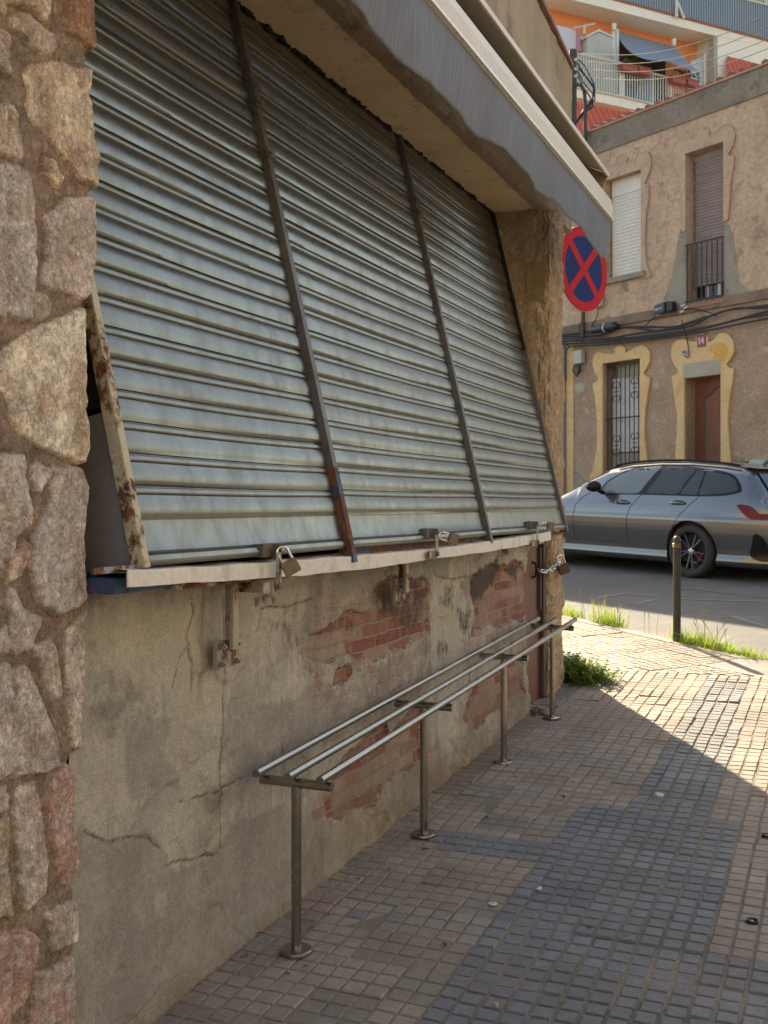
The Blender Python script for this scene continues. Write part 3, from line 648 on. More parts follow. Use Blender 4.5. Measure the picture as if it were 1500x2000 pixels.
# --- lintel: deep beam with soffit over the shutters
LZ = 3.515; yA, yB = 2.2, 7.50
def beam(name, prof, m, jit):
    mb = MB(); P = []; n_ = 90; rb = random.Random(2)
    for i in range(n_+1):
        y = yA + (yB-yA)*i/n_; P.append([Vector((x + rb.gauss(0, 0.002), y, z + rb.gauss(0, 0.0035)*jit)) for x, z in prof])
    mb.grid(P); return build(name, mb, m, SH, smooth=True)
beam('lintel', [(-2.26, LZ+0.02), (-2.20, LZ+0.004), (-2.10, LZ), (-1.98, LZ-0.004), (-1.90, LZ-0.002), (-1.868, LZ-0.004)], M_soffit, 1)
beam('fascia', [(-1.868, LZ-0.003), (-1.866, LZ-0.020), (-1.815, LZ-0.022), (-1.795, LZ-0.006), (-1.79, LZ+0.3), (-1.79, LZ+0.7)], mottle('dirty_shaded_render', (0.23,0.175,0.125), (0.31,0.24,0.17), (0.13,0.10,0.075), 3, 60, 0.92, 0.6, 0.005, var=0.2), 1)  # dirt plus the awning's shade, both put into the darker colour
# ragged row of black bits where the shutter disappears into the soffit
mb = MB()
for i in range(110):
    y = 2.4 + i*0.0405; w = random.uniform(0.015, 0.035); mb.box((-2.172 + random.uniform(-.004,.012), y, LZ-0.004), (random.uniform(.008,.028), w*2, 0.012), Matrix.Rotation(random.uniform(-.4,.4), 3, 'Z'))
build('soffit_black_bits', mb, M_black, SH)
# upper wall with its sloping verge
mb = MB(); P = []
for i in range(60):
    y = yA + (7.50-yA)*i/59; row_ = []
    for j in range(10):
        z = LZ+0.7 + (TOPY(y)-LZ-0.7)*j/9; row_.append(Vector((-1.79 + 0.012*math.sin(y*3+z*2) + random.gauss(0,0.003), y, z)))
    P.append(row_)
mb.grid(P)
mb.add([(-1.79,7.50,LZ-0.01),(-1.79,7.50,4.64),(-9,7.50,4.64),(-9,7.50,LZ-0.01)], [(0,1,2,3)])
build('upper_wall', mb, M_upper, SH, smooth=True)
# roof verge: clay tile edge
mb = MB(); y = yA
while y < 7.38:
    z = TOPY(y); mb.box((-1.835, y+0.10, z+0.018), (0.12, 0.205, 0.028), Matrix.Rotation(-0.13, 3, 'X')); mb.tube([(-1.86,y,z+0.04),(-1.86,y+0.21,z+0.025)], 0.035, 8); y += 0.212
build('roof', mb, mottle('clay_roof_tile', (0.24,0.105,0.07), (0.30,0.15,0.10), (0.12,0.085,0.07), 6, 60), SH)
build('roof_slab', MB().prism([(-9,-4,5.6),(-1.87,-4,5.6),(-1.87,2.2,5.365),(-1.87,7.50,4.64),(-9,7.50,4.64),(-9,2.2,5.365)], (0,0,0.03)), M_upper, SH)

# --- end pier: plastered reveal facing us and an eroded sandstone street face
mb = MB(); P = []; nzp = 150
zs = np.linspace(0.25, LZ, nzp)
cols_ = [(-2.20, 6.865, 0), (-2.10, 6.862, 0), (-2.0, 6.858, 0), (-1.93, 6.855, .3), (-1.88, 6.86, .6), (-1.84, 6.87, 1), (-1.81, 6.89, 1), (-1.80, 6.93, 1), (-1.80, 6.98, 1), (-1.80, 7.04, 1), (-1.80, 7.10, 1), (-1.81, 7.16, 1), (-1.815, 7.21, 1), (-1.83, 7.25, 1), (-1.86, 7.29, 1), (-1.92, 7.33, .6), (-2.1, 7.33, 0), (-2.4, 7.33, 0)]
ca = np.array(cols_); ns_ = 110; tt = np.linspace(0, len(cols_)-1, ns_)
cx_ = np.interp(tt, np.arange(len(cols_)), ca[:,0]); cy_ = np.interp(tt, np.arange(len(cols_)), ca[:,1]); ck_ = np.interp(tt, np.arange(len(cols_)), ca[:,2])
zs = np.linspace(0.25, LZ, 420); A, B = np.meshgrid(tt, zs, indexing='ij'); K_ = ck_[:,None]
wA = A + 1.2*(vnoise(A*0.4, B*7, 251, 3)-0.5); wB = B + 0.08*(vnoise(A*0.8, B*9, 257, 3)-0.5)
st_ = np.abs(vnoise(wA*0.9, wB*6.5, 201, 5)-0.5)*2; bl_ = vnoise(wA*0.33, wB*4.2, 221, 3)-0.5; lum = vnoise(wA*2.2, wB*26, 231, 4)-0.5
D_ = K_*(0.050*(st_-0.25) + 0.055*bl_ + 0.018*lum) + (1-K_)*0.007*(vnoise(A*1.5, B*7, 261, 4)-0.5) - K_*0.012*(np.floor(bl_*7)/7)
nxv = np.gradient(cy_); nyv = -np.gradient(cx_); ln_ = np.hypot(nxv, nyv)+1e-9; nxv /= ln_; nyv /= ln_
P = []
for i in range(ns_):
    P.append([Vector((cx_[i] + 0.024 + nxv[i]*D_[i,j], cy_[i] + nyv[i]*D_[i,j] + ck_[i]*0.03*bl_[i,j], zs[j])) for j in range(len(zs))])
mb.grid(P); build('corner_pier', mb, M_rough, SH, smooth=True, ang=35)
# recess where plaster has fallen off the reveal, and blue paint blots
def on_y(u, v, y): return on_plane(u, v, Vector((0,1,0)), y)
mb = MB()
mb.prism([on_y(u, v, 6.85) for u, v in ((1028,520),(1040,512),(1062,510),(1068,530),(1062,590),(1034,586),(1026,560))], (0,0.02,0))
build('bare_stone', mb, mottle('bare_yellow_stone', (0.40,0.29,0.15), (0.30,0.21,0.11), None, 12, 80, 0.92, 0.9, 0.01, var=0.3), SH, bevel=0.004)
for u, v, r in ((1003,589,6),(1009,612,5),(1006,606,4),(984,525,4),(1034,733,3),(1055,806,5)):
    mb = MB(); mb.prism([on_y(u + r*0.6*math.cos(a)*random.uniform(.7,1.2), v + r*1.2*math.sin(a)*random.uniform(.7,1.2), 6.85) for a in [k*2*math.pi/9 for k in range(9)]], (0,0.004,0))
    build('paint_blot', mb, M_blot, SH)

# --- roller shutters: three leaning leaves of pressed slats
SB = Vector((-1.684, 0, 1.418)); ST = Vector((-2.178, 0, LZ+0.01))
SDIR = (ST-SB).normalized(); SNRM = Vector((SDIR.z, 0, -SDIR.x)); SLEN = (ST-SB).length
pitch = 0.0888
def slat_profile(dz, amp, ph):
    pr = [(0.0,0.0),(0.0,0.010),(0.004,0.016),(0.014,0.019),(0.026,0.017),(0.031,0.007),(0.034,0.004),(0.038,0.010),(0.042,0.009),(0.050,0.0075),(0.080,0.0075),(0.112,0.0075),(0.122,0.009),(0.126,0.003)]
    s = 0.130 + dz
    while s < SLEN - 0.01:
        for k in range(11):                                       # broad, slightly flattened convex slat
            a = k/10; pr.append((s + 0.061*a, 0.001 + 0.0088*math.sin(math.pi*(0.05+0.90*a))**0.62))
        pr += [(s+0.0625,-0.0018),(s+0.0635,-0.0018),(s+0.0650,0.0035),(s+0.069,0.0056),(s+0.077,0.0060),(s+0.0825,0.0042),(s+0.0840,0.0005),(s+0.0850,-0.0028),(s+0.0872,-0.0028)]
        s += pitch
    return [p for p in pr if p[0] <= SLEN]
guides_y = [(2.315, 0), (3.555, 1), (5.215, 2), (6.845, 3)]
panels = [(2.335, 3.535, 0.000, 0.0), (3.575, 5.195, 0.006, 0.004), (5.235, 6.83, 0.010, 0.008)]
for pi_, (ya, yb, dz, sag) in enumerate(panels):
    pr = slat_profile(dz, 1, pi_); n_ = 26; P = []
    for i in range(n_+1):
        f = i/n_; y = ya + (yb-ya)*f; r_ = []
        for (s, o) in pr:
            kslat = math.floor((s-0.13-dz)/pitch)
            wob = 0.0011*math.sin(y*2.3 + kslat*1.7 + pi_) + 0.0008*math.sin(y*5.1 + kslat*0.9) + 0.0007*math.sin(kslat*2.9+pi_)
            bow = -0.006*math.sin(math.pi*f)*(1 if s > 0.13 else 0.3)
            edge = 0.006*math.exp(-((f if f < 0.5 else 1-f)*(yb-ya)/0.03)**2)
            ll = s + sag*math.sin(math.pi*f)*0 + bow*0.6 + 0.0005*math.sin(y*3+kslat)
            p = SB + SDIR*ll + SNRM*(o + wob - edge); r_.append(Vector((p.x, y, p.z)))
        P.append(r_)
    mb = MB(); mb.grid(P); sh = build('roller_shutter', mb, M_slat, SH, smooth=True, ang=50)
# guide rails between them
def rail(y0, w, proud, m, s0=-0.035, s1=None, depth=0.055):
    s1 = s1 or SLEN + 0.02; mb = MB(); c0 = SB + SDIR*s0; c1 = SB + SDIR*s1
    q = []
    for c in (c0, c1):
        for (dy, dn) in ((-w/2,-depth+proud),(w/2,-depth+proud),(w/2,proud),(-w/2,proud)): p = c + SNRM*dn; q.append(Vector((p.x, y0+dy, p.z)))
    mb.add(q, [(0,1,2,3),(4,7,6,5),(0,4,5,1),(1,5,6,2),(2,6,7,3),(3,7,4,0)])
    return build('guide_rail', mb, m, SH, bevel=0.002)
rail(2.318, 0.030, 0.016, M_rust_cream, -0.005, None, 0.040)
g1 = rail(3.555, 0.036, 0.026, M_guide, 0.30); g1b = rail(3.555, 0.0362, 0.028, M_rust_blue, -0.055, 0.30)
rail(5.215, 0.036, 0.026, M_guide, -0.04)
rail(6.848, 0.030, 0.022, M_rust_grey, -0.02, 1.2); rail(6.848, 0.026, 0.018, M_black, 1.2)
for yg, ss in ((3.555, 1.72), (3.555, 1.79), (3.555,1.52), (5.215, 1.72), (5.215, 1.79)):
    p = SB + SDIR*ss + SNRM*0.032; mb = MB(); mb.box((p.x, yg, p.z), (0.012, 0.062, 0.035), Matrix.Rotation(-0.22, 3, 'Y'))
    mb.tube([(p.x, yg-0.02, p.z), (p.x+0.02, yg-0.02, p.z-0.01)], 0.006, 8)
    build('rail_clamp', mb, M_rust_grey, SH, bevel=0.002)
# end cheek, black sheet painted for the unlit gap above it, lower flat bar
cx0 = -1.93
def sh_x(z): return SB.x + (z-SB.z)*(SDIR.x/SDIR.z)
cheek = [(sh_x(1.42)-0.01, 2.325, 1.405), (cx0, 2.325, 1.405), (cx0, 2.325, 1.80), (sh_x(1.83)-0.01, 2.325, 1.83)]
build('side_panel', MB().prism(cheek, (0,0.004,0)), M_cheek, SH)
build('shutter_dark_sheet', MB().prism([(sh_x(1.84)-0.02, 2.33, 1.84), (-2.24, 2.33, 1.80), (-2.24, 2.33, LZ), (sh_x(LZ)-0.02, 2.33, LZ)], (0,0.004,0)), M_black, SH)
# sill: a bent white angle strip, blue and rusty steel under its left end
MBs = MB(); P = []
SX = -1.655
top = [(250,1115),(400,1108),(500,1101),(587,1094),(646,1090),(745,1082),(834,1074),(864,1071),(943,1060),(1010,1050),(1076,1039)]
bot = [(250,1147),(400,1137),(500,1131),(587,1124),(646,1118),(745,1108),(834,1093),(864,1089),(943,1079),(1010,1068),(1076,1055)]
tp = [on_x(u, v, SX) for u, v in top]; bp_ = [on_x(u, v, SX) for u, v in bot]
rsl = random.Random(8); tq = [(p.y, p.z) for p in tp]; bq = [(p.y, p.z) for p in bp_]
tp, bp_ = [], []
for k in range(91):
    y_ = tq[0][0] + (tq[-1][0]-tq[0][0])*k/90; j1 = 0.0012*math.sin(y_*21)+rsl.gauss(0,.0004); zt_ = float(np.interp(y_, [q[0] for q in tq], [q[1] for q in tq])); zb_ = float(np.interp(y_, [q[0] for q in bq], [q[1] for q in bq]))
    tp.append(Vector((0, y_, zt_+j1))); bp_.append(Vector((0, y_, zb_+0.0012*math.sin(y_*13+1)+rsl.gauss(0,.0006))))
for a, b in zip(tp, bp_):
    P.append([Vector((SX-0.07, a.y, a.z+0.006)), Vector((SX-0.002, a.y, a.z+0.001)), Vector((SX, a.y, a.z-0.002)), Vector((SX+0.002, b.y, b.z)), Vector((SX-0.004, b.y, b.z-0.001)), Vector((SX-0.005, a.y, a.z-0.006)), Vector((SX-0.07, a.y, a.z))])
MBs.grid(P); MBs.add([P[0][k] for k in (1,2,3,4,5)], [(0,1,2,3,4)]); build('sill', MBs, M_sill, SH)
mb = MB(); mb.box2((-1.82, 2.22, 1.352), (-1.70, 2.48, 1.392)); build('sill_beam', mb, rust_paint('blue_beam_paint', (0.02,0.07,0.17), 0.58, scale=16), SH, bevel=0.003)
mb = MB(); mb.prism([(-1.83,2.48,1.375),(-1.69,2.48,1.375),(-1.69,2.48,1.345),(-1.83,2.48,1.352)], (0.01,0.62,-0.004)); mb.box2((-1.83,3.1,1.34),(-1.70,6.5,1.385)); build('sill_beam', mb, rust_paint('rusty_angle', (0.40,0.31,0.20), 0.47), SH, bevel=0.002)
mb = MB(); mb.box2((-1.70, 2.13, 1.408), (-1.690, 2.32, 1.424)); mb.box2((-1.82,2.25,1.404),(-1.69,2.33,1.408)); build('flat_bar', mb, rust_paint('barred_paint', (0.30,0.31,0.34), 0.49, scale=14), SH)
mb = MB(); mb.box2((-1.84, 2.24, 1.392), (-1.78, 2.40, 1.405)); build('sill_void', mb, M_black, SH)
mb = MB(); mb.box2((-1.80, 2.5, 1.385), (-1.695, 6.84, 1.402)); mb.box2((-1.72,3.57,1.40),(-1.70,5.2,1.425)); build('bottom_rail', mb, M_rust_blue, SH)
# red-brown metal door in the wall end, with its frame
mb = MB(); mb.box2((-1.856, 6.40, 0.27), (-1.836, 6.80, 1.375)); dr = build('door', mb, M_brownmetal, SH)
mb = MB(); mb.box2((-1.90, 6.785, 0.24), (-1.805, 6.865, 1.385)); mb.box2((-1.834, 6.745, 0.9), (-1.815, 6.785, 1.30)); mb.box2((-1.90,6.40,1.35),(-1.84,6.80,1.40))
build('door_frame', mb, mottle('dark_brown_frame', (0.05,0.028,0.022), (0.075,0.04,0.03), None, 5, 50, 0.5, 0.1, 0.001), SH, bevel=0.003)
mb = MB(); mb.tube([(-1.838,6.62,1.215),(-1.812,6.62,1.205),(-1.807,6.62,1.165),(-1.812,6.62,1.125),(-1.838,6.62,1.115)], 0.008, 8); build('door_handle', mb, M_black, SH, smooth=True)
build('threshold', MB().box2((-1.92, 6.40, 0.18), (-1.80, 6.86, 0.285)), M_rough, SH, bevel=0.01)

# --- latches and their anchor plates
def latch(c, plate_z, n_bolt, L=0.10, arm=0.10):
    # c: top eye of the hinged strap, at the shutter foot
    mb = MB(); x = -1.636
    mb.prism([(x, c.y-0.016, c.z), (x, c.y+0.012, c.z+0.004), (x+0.004, c.y+0.012-0.006, c.z-L), (x+0.004, c.y-0.024, c.z-L-0.004)], (0.006, 0, 0))
    lt = build('latch', mb, M_hasp, SH, bevel=0.0015)
    mb = MB(); mb.box((-1.674, c.y-0.012, c.z+0.008), (0.03, 0.085, 0.042)); mb.box((-1.652, c.y+0.010, c.z+0.006), (0.045, 0.008, 0.044)); build('staple', mb, M_rust_grey, lt, bevel=0.002)
    zc = c.z - L + 0.004
    mb = MB(); mb.box((-1.70, c.y-0.045, zc-0.004), (0.145, 0.012, 0.034)); mb.box((-1.638, c.y-0.045, zc-0.004), (0.008, 0.10, 0.034)); build('arm', mb, M_hasp, lt, bevel=0.002)
    mb = MB(); mb.tube([(-1.634, c.y-0.014, zc),(-1.618, c.y-0.014, zc)], 0.011, 6); mb.tube([(-1.634, c.y-0.014, zc),(-1.631, c.y-0.014, zc)], 0.018, 14); build('bolt', mb, M_rust_grey, lt)
    yb_ = c.y - 0.10
    mb = MB(); mb.box((-1.735, yb_, (zc+plate_z)/2+0.01), (0.014, 0.034, zc-plate_z)); mb.box((-1.755, yb_+0.014, (zc+plate_z)/2+0.01), (0.04, 0.006, zc-plate_z)); build('upright', mb, M_hasp, lt, bevel=0.002)
    mb = MB(); mb.box((-1.768, yb_, plate_z-0.005), (0.014, 0.115, 0.085)); build('anchor_plate', mb, rust_paint('plate_paint', (0.33,0.285,0.21), 0.53, 0.2, 12), lt, bevel=0.002)
    for sy, sz in ((-1,1),(1,1),(-1,-1),(1,-1))[:n_bolt]:
        mb = MB(); mb.tube([(-1.762, yb_+sy*0.042, plate_z-0.005+sz*0.027), (-1.742, yb_+sy*0.042, plate_z-0.005+sz*0.027)], 0.010, 6)
        mb.tube([(-1.762, yb_+sy*0.042, plate_z-0.005+sz*0.027), (-1.735, yb_+sy*0.042, plate_z-0.005+sz*0.027)], 0.005, 8)
        mb.tube([(-1.762, yb_+sy*0.042, plate_z-0.005+sz*0.027), (-1.758, yb_+sy*0.042, plate_z-0.005+sz*0.027)], 0.014, 14)
        build('bolt', mb, M_zinc, lt)
    return lt
e1 = on_x(541,1080,-1.64); e2 = on_x(850,1045,-1.64); e3 = on_x(1047,1028,-1.64)
latch(e1, on_x(485,1264,-1.76).z, 4, 0.105); latch(e2, on_x(817,1155,-1.76).z, 4, 0.085); latch(e3, e3.z-0.11, 0, 0.095)
# --- padlocks hang from them: things of their own
def padlock(c, tilt, yaw, label, size=1.0):
    t = thing('padlock', label, 'padlock', c, 'padlocks on the shutter latches')
    M_ = Matrix.Rotation(yaw, 3, 'Z') @ Matrix.Rotation(tilt, 3, 'X')
    mb = MB(); mb.box((0,0,0), (0.020*size, 0.048*size, 0.042*size)); mb.v = [tuple(M_ @ (Vector(v) + Vector((0,0,-0.050*size)))) for v in mb.v]
    build('body', mb, M_brass, t, bevel=0.003, local=True)
    pts = [Vector((0,-0.016*size,-0.032*size))] + [Vector((0, 0.016*size*math.sin(a), -0.002*size + 0.016*size*math.cos(a))) for a in [math.pi*(k/10-0.5) for k in range(11)]] + [Vector((0,0.016*size,-0.032*size))]
    mb = MB(); mb.tube([M_ @ p for p in pts], 0.0038*size, 8); build('shackle', mb, M_chrome, t, smooth=True, local=True)
    return t
padlock((-1.622, e1.y+0.002, e1.z+0.004), 0.50, -0.9, 'worn brass padlock hanging tilted from the shutter latch nearest the stone pier', 1.1)
padlock((-1.615, e2.y+0.02, e2.z-0.004), 1.30, -0.9, 'brass padlock lying sideways on the white sill at the middle shutter latch', 1.05)
padlock((-1.612, e3.y+0.03, e3.z+0.006), 1.45, -0.9, 'chrome padlock sticking out at the shutter latch nearest the street corner', 1.0)
# chain and dark padlock on the brown door
t = thing('chain', 'short steel chain looped between brown metal door handle and corner pier', 'chain', (-1.80, 6.55, 1.17))
A0 = Vector((-1.812, 6.62, 1.165)); A1 = Vector((-1.755, 6.93, 1.215)); nL = 15
for k in range(nL):
    f = (k+0.5)/nL; p = A0.lerp(A1, f) + Vector((0.02, 0, -0.035*math.sin(math.pi*f))); d = (A1-A0).normalized()
    w = d.orthogonal().normalized(); w2 = d.cross(w); ww = w if k % 2 else w2
    pts = [p + d*0.021*math.cos(a) + ww*0.011*math.sin(a) for a in [2*math.pi*q/12 for q in range(13)]]
    build('link', MB().tube(pts, 0.0035, 6, False), M_chrome if k % 3 else M_brass, t, smooth=True)
t = padlock((-1.735, 6.94, 1.225), 0.35, -0.9, 'dark bronze padlock hanging from the chain by the brown metal door', 1.5)
t.children[0].data.materials[0] = plain('bronze_lock', (0.07,0.05,0.035), 0.4, 0.7)
del t['group']

# ================================================================== AWNING
AW = thing('awning', 'folded shop awning with wavy grey valance and cream front bar above the shutters', 'awning', (-1.79, 4.7, 3.6))
AY0, AY1 = 1.6, 7.07; BX = -1.425
mb = MB(); mb.prism([(BX-0.05,AY0,3.445),(BX-0.005,AY0,3.435),(BX+0.005,AY0,3.45),(BX+0.012,AY0,3.52),(BX,AY0,3.575),(BX-0.03,AY0,3.585),(BX-0.06,AY0,3.57)], (0,AY1-AY0,0))
build('front_bar', mb, M_cream, AW, bevel=0.003)
build('bar_highlight', MB().box2((BX+0.004, AY0, 3.440), (BX+0.016, AY1+0.002, 3.452)), plain('bright_highlight', (0.7,0.68,0.62), 0.3), AW)  # bright strip painted as the highlight along the bar's lower edge
# hood: thin folded sheet on the wall with a down-turned lip
hp = [(-1.79,3.83),(-1.60,3.80),(-1.455,3.735),(-1.44,3.705),(-1.425,3.70),(-1.425,3.715),(-1.44,3.745),(-1.595,3.815),(-1.79,3.845)]
mb = MB(); mb.prism([(x, AY0, z) for x, z in hp], (0, 6.96-AY0, 0)); build('hood', mb, M_hoodin, AW)
mb = MB(); mb.box2((-1.428, AY0, 3.692), (-1.416, 6.965, 3.722)); build('hood_lip', mb, M_cream, AW, bevel=0.002)
mb = MB(); mb.prism([(-1.72,6.955,3.60),(-1.46,6.955,3.62),(-1.43,6.955,3.70),(-1.46,6.955,3.73),(-1.60,6.955,3.80),(-1.72,6.955,3.80)], (0,0.012,0)); build('end_cap', mb, mottle('faded_end_cap', (0.34,0.22,0.15), (0.40,0.30,0.20), None, 6, 50), AW)
mb = MB(); mb.tube([(-1.62, AY0, 3.69), (-1.62, 6.94, 3.69)], 0.045, 16); build('fabric_roll', mb, M_cloth, AW, smooth=True)
for y in (1.9, 4.4, 6.3): build('folding_arm', MB().tube([(-1.79, y, 3.62), (-1.70, y+0.05, 3.57), (BX-0.05, y+0.35, 3.50)], 0.018, 8), M_guide, AW)
mb = MB(); P = []; nY = 300; nZ = 16
for i in range(nY+1):
    f = i/nY; y = AY0 + (AY1-AY0)*f; r_ = []
    wv_ = 0.010*math.sin(y*7.3+0.6)*(1 if y < 6.6 else 0.3); drop = wv_ + float(np.interp(y, [1.6,3.26,3.6,3.88,4.31,4.58,5.02,5.53,5.83,6.5,6.84,7.07], [.245,.245,.285,.270,.252,.238,.232,.222,.228,.216,.250,.255])) + 0.012 + 0.002*math.sin(y*9.3+1)
    if f > 0.985: drop *= 1 - 0.18*((f-0.985)/0.015)
    for j in range(nZ+1):
        g = j/nZ; amp = 0.017*g**0.9
        x = BX - 0.006 + amp*math.sin(y*5.3+0.6*g) + 0.5*amp*math.sin(y*12.1+1.3) + 0.16*amp*math.sin(y*33+2*g) - 0.03*g*g
        r_.append(Vector((x, y + 0.010*g*math.sin(y*9), 3.447 - drop*g)))
    P.append(r_)
mb.grid(P); vl = build('valance', mb, M_cloth, AW, smooth=True, ang=80)
md = vl.modifiers.new('thick', 'SOLIDIFY'); md.thickness = 0.0015

# ================================================================== BENCH of three steel rails
b1 = ground(577, 1860); b4 = ground(1080, 1403); BXc = (b1.x + b4.x)/2
by = [ground(577,1860).y, ground(831,1633).y, ground(986,1490).y, ground(1080,1403).y]
hb_ = 0.62*0.875
BN = thing('rail_bench', 'slender stainless steel bench of three parallel rails on four posts along the wall', 'bench', (BXc, (by[0]+by[3])/2, gz((by[0]+by[3])/2)))
tw = 0.128
for y in by:
    z0 = gz(y); px_ = MB(); px_.tube([(BXc, y, z0+0.004), (BXc, y, z0+hb_-0.008)], 0.0165, 20); po = build('post', px_, M_steel, BN, smooth=True)
    mb = MB(); mb.lathe([(0.0,0.012),(0.018,0.012),(0.048,0.0115),(0.052,0.009),(0.053,0.004),(0.053,0.0)], 32, Matrix.Translation((BXc, y, z0+0.003))); build('base_plate', mb, M_steel, po, smooth=True)
    zt = z0 + hb_; mb = MB(); mb.tube([(BXc-tw, y, zt), (BXc+tw, y, zt)], 0.0155, 20)
    cbm = build('crossbar', mb, M_steel, po, smooth=True)
    mb = MB()
    for dx in (-0.114, 0.0, 0.114): build('stud', MB().tube([(BXc+dx, y, zt+0.012), (BXc+dx, y, zt+0.026)], 0.006, 10), M_steel, po, smooth=True)
for dx in (-0.114, 0.0, 0.114):
    ya, yb = by[0]-0.06, by[3]+0.10
    za = gz(by[0]) + hb_ + 0.036 - SL*0.06; zb = gz(by[3]) + hb_ + 0.036 + SL*0.10
    mb = MB(); mb.tube([(BXc+dx, ya, za), (BXc+dx, yb, zb)], 0.0135, 20); build('rail', mb, M_steel, BN, smooth=True)

# ================================================================== BOLLARD
bb = ground(1322, 1252)
BO = thing('bollard', 'slim dark brown steel bollard at the kerb with ringed head', 'bollard', (bb.x, bb.y, gz(bb.y)))
Mbol = mottle('bollard_paint', (0.028,0.023,0.019), (0.042,0.034,0.028), (0.07,0.055,0.042), 9, 70, 0.42, 0.2, 0.001, 0.3)
T_ = Matrix.Translation((bb.x, bb.y, gz(bb.y)))
build('shaft', MB().lathe([(0.0,-0.02),(0.032,-0.02),(0.032,0.778),(0.0,0.778)], 28, T_), Mbol, BO, smooth=True)
build('ring', MB().lathe([(0.033,0.778),(0.037,0.782),(0.037,0.790),(0.027,0.794),(0.027,0.800),(0.036,0.803),(0.036,0.811),(0.030,0.815)], 28, T_), mottle('worn_ring', (0.20,0.15,0.09), (0.10,0.075,0.05), None, 12, 60, 0.35, 0.1, 0.001, 0.6), BO, smooth=True)
build('head', MB().lathe([(0.030,0.815),(0.031,0.845),(0.028,0.860),(0.018,0.871),(0.0,0.875)], 28, T_), Mbol, BO, smooth=True)

# ================================================================== NO-STOPPING SIGN
SZ_ = 7.95; sc = FWD*SZ_ + RGT*((1138-750)/2100*SZ_) + Vector((0,0,CAMZ+(985-526)/2100*SZ_)); rad = 82.5/2100*SZ_
SG = thing('road_sign', 'round red and blue no stopping sign sticking out beyond the corner pier', 'sign', (sc.x, sc.y, sc.z-rad))
nrm = Vector((0.934, -0.358, 0)).normalized(); sx = Vector((-nrm.y, nrm.x, 0)).normalized()
if sx.dot(RGT) < 0: sx = -sx
def disc(r0, r1, off, th, clip=None):
    mb = MB(); n = 64; f = lambda r, a, o: sc + sx*(r*math.cos(a)) + Vector((0,0,r*math.sin(a))) + nrm*o
    if r0 == 0: mb.prism([f(r1, 2*math.pi*k/n, off) for k in range(n)], nrm*th)
    else: mb.ring([f(r1, 2*math.pi*k/n, off) for k in range(n)], [f(r0, 2*math.pi*k/n, off) for k in range(n)], nrm*th)
    return mb
Mred = plain('sign_red', (0.50,0.008,0.014), 0.6, 0, 0.15); Mblue = plain('sign_blue', (0.006,0.022,0.13), 0.6, 0, 0.15); Mback = plain('sign_back', (0.35,0.35,0.36), 0.5, 0.5)
pl = build('plate', disc(0, rad, 0, 0.006), Mback, SG)
build('blue_field', disc(0, rad*0.78, 0.007, 0.002), Mblue, pl); build('red_rim', disc(rad*0.775, rad*0.995, 0.0075, 0.003), Mred, pl)
mb = MB()
for a in (math.radians(45), math.radians(-45)):
    d = sx*math.cos(a)*1.0 + Vector((0,0,math.sin(a))); w = sx*(-math.sin(a)) + Vector((0,0,math.cos(a))); hw = rad*0.095
    mb.prism([sc + nrm*(0.0095 + (0.0008 if a > 0 else 0)) + d*(k*rad*0.79) + w*(j*hw) for k, j in ((-1,-1),(1,-1),(1,1),(-1,1))], nrm*0.0015)
build('red_cross', mb, Mred, pl)
build('bracket', MB().tube([sc - nrm*0.015, sc - nrm*0.07, Vector((-2.0, 7.82, sc.z))], 0.014, 12), mottle('sign_pole', (0.10,0.07,0.055), (0.14,0.10,0.08), None, 5, 60, 0.5, 0.1, 0.001, 0.4), SG, smooth=True)
build('clamp', MB().box(sc - nrm*0.045, (0.05,0.05,0.03)), Mback, SG)
#PART2

# ================================================================== FAR HOUSE across the junction
def fz(u, v): return fac(u, v)[1]
def fs(u, v=800): return fac(u, v)[0]
base_z = 0.84
FH = thing('corner_house', 'two storey ochre stucco house with yellow scalloped surrounds across the junction', 'house', fpt(fs(1300), base_z))
M_st_lo = mottle('pebbledash_pink', (0.46,0.315,0.215), (0.37,0.25,0.17), (0.54,0.39,0.275), 1.4, 26, 0.95, 1.0, 0.03, var=0.22)
M_st_up = mottle('stained_upper_stucco', (0.53,0.37,0.255), (0.43,0.295,0.20), (0.24,0.18,0.135), 1.3, 14, 0.95, 0.8, 0.03, var=0.2)
M_yel = mottle('yellow_limewash', (0.58,0.385,0.18), (0.66,0.46,0.245), (0.56,0.33,0.12), 1.6, 20, 0.9, 0.3, 0.01)
M_relief = mottle('rosy_relief', (0.43,0.285,0.20), (0.49,0.34,0.245), (0.30,0.215,0.16), 3, 20, 0.92, 0.5, 0.01)
M_cem = mottle('grey_cement_render', (0.24,0.205,0.165), (0.30,0.26,0.205), (0.18,0.15,0.12), 2, 24, 0.95, 0.7, 0.02)
M_par = mottle('parapet_cement', (0.19,0.155,0.125), (0.25,0.21,0.165), (0.115,0.095,0.08), 1.3, 20, 0.95, 0.6, 0.02, var=0.2)
M_rev = mottle('pale_reveal', (0.40,0.35,0.28), (0.34,0.29,0.23), None, 3, 30, 0.9, 0.2, 0.004)
M_iron = mottle('dark_iron_and_groove_shade', (0.035,0.034,0.035), (0.06,0.055,0.05), None, 6, 60, 0.5, 0.1, 0.001, 0.3)
zr = (fz(1145,268)+fz(1500,122))/2; zpb = (fz(1150,300)+fz(1500,190))/2; zmid = (fz(1110,640)+fz(1500,575))/2
sL = fs(1100); sR = fs(1700)
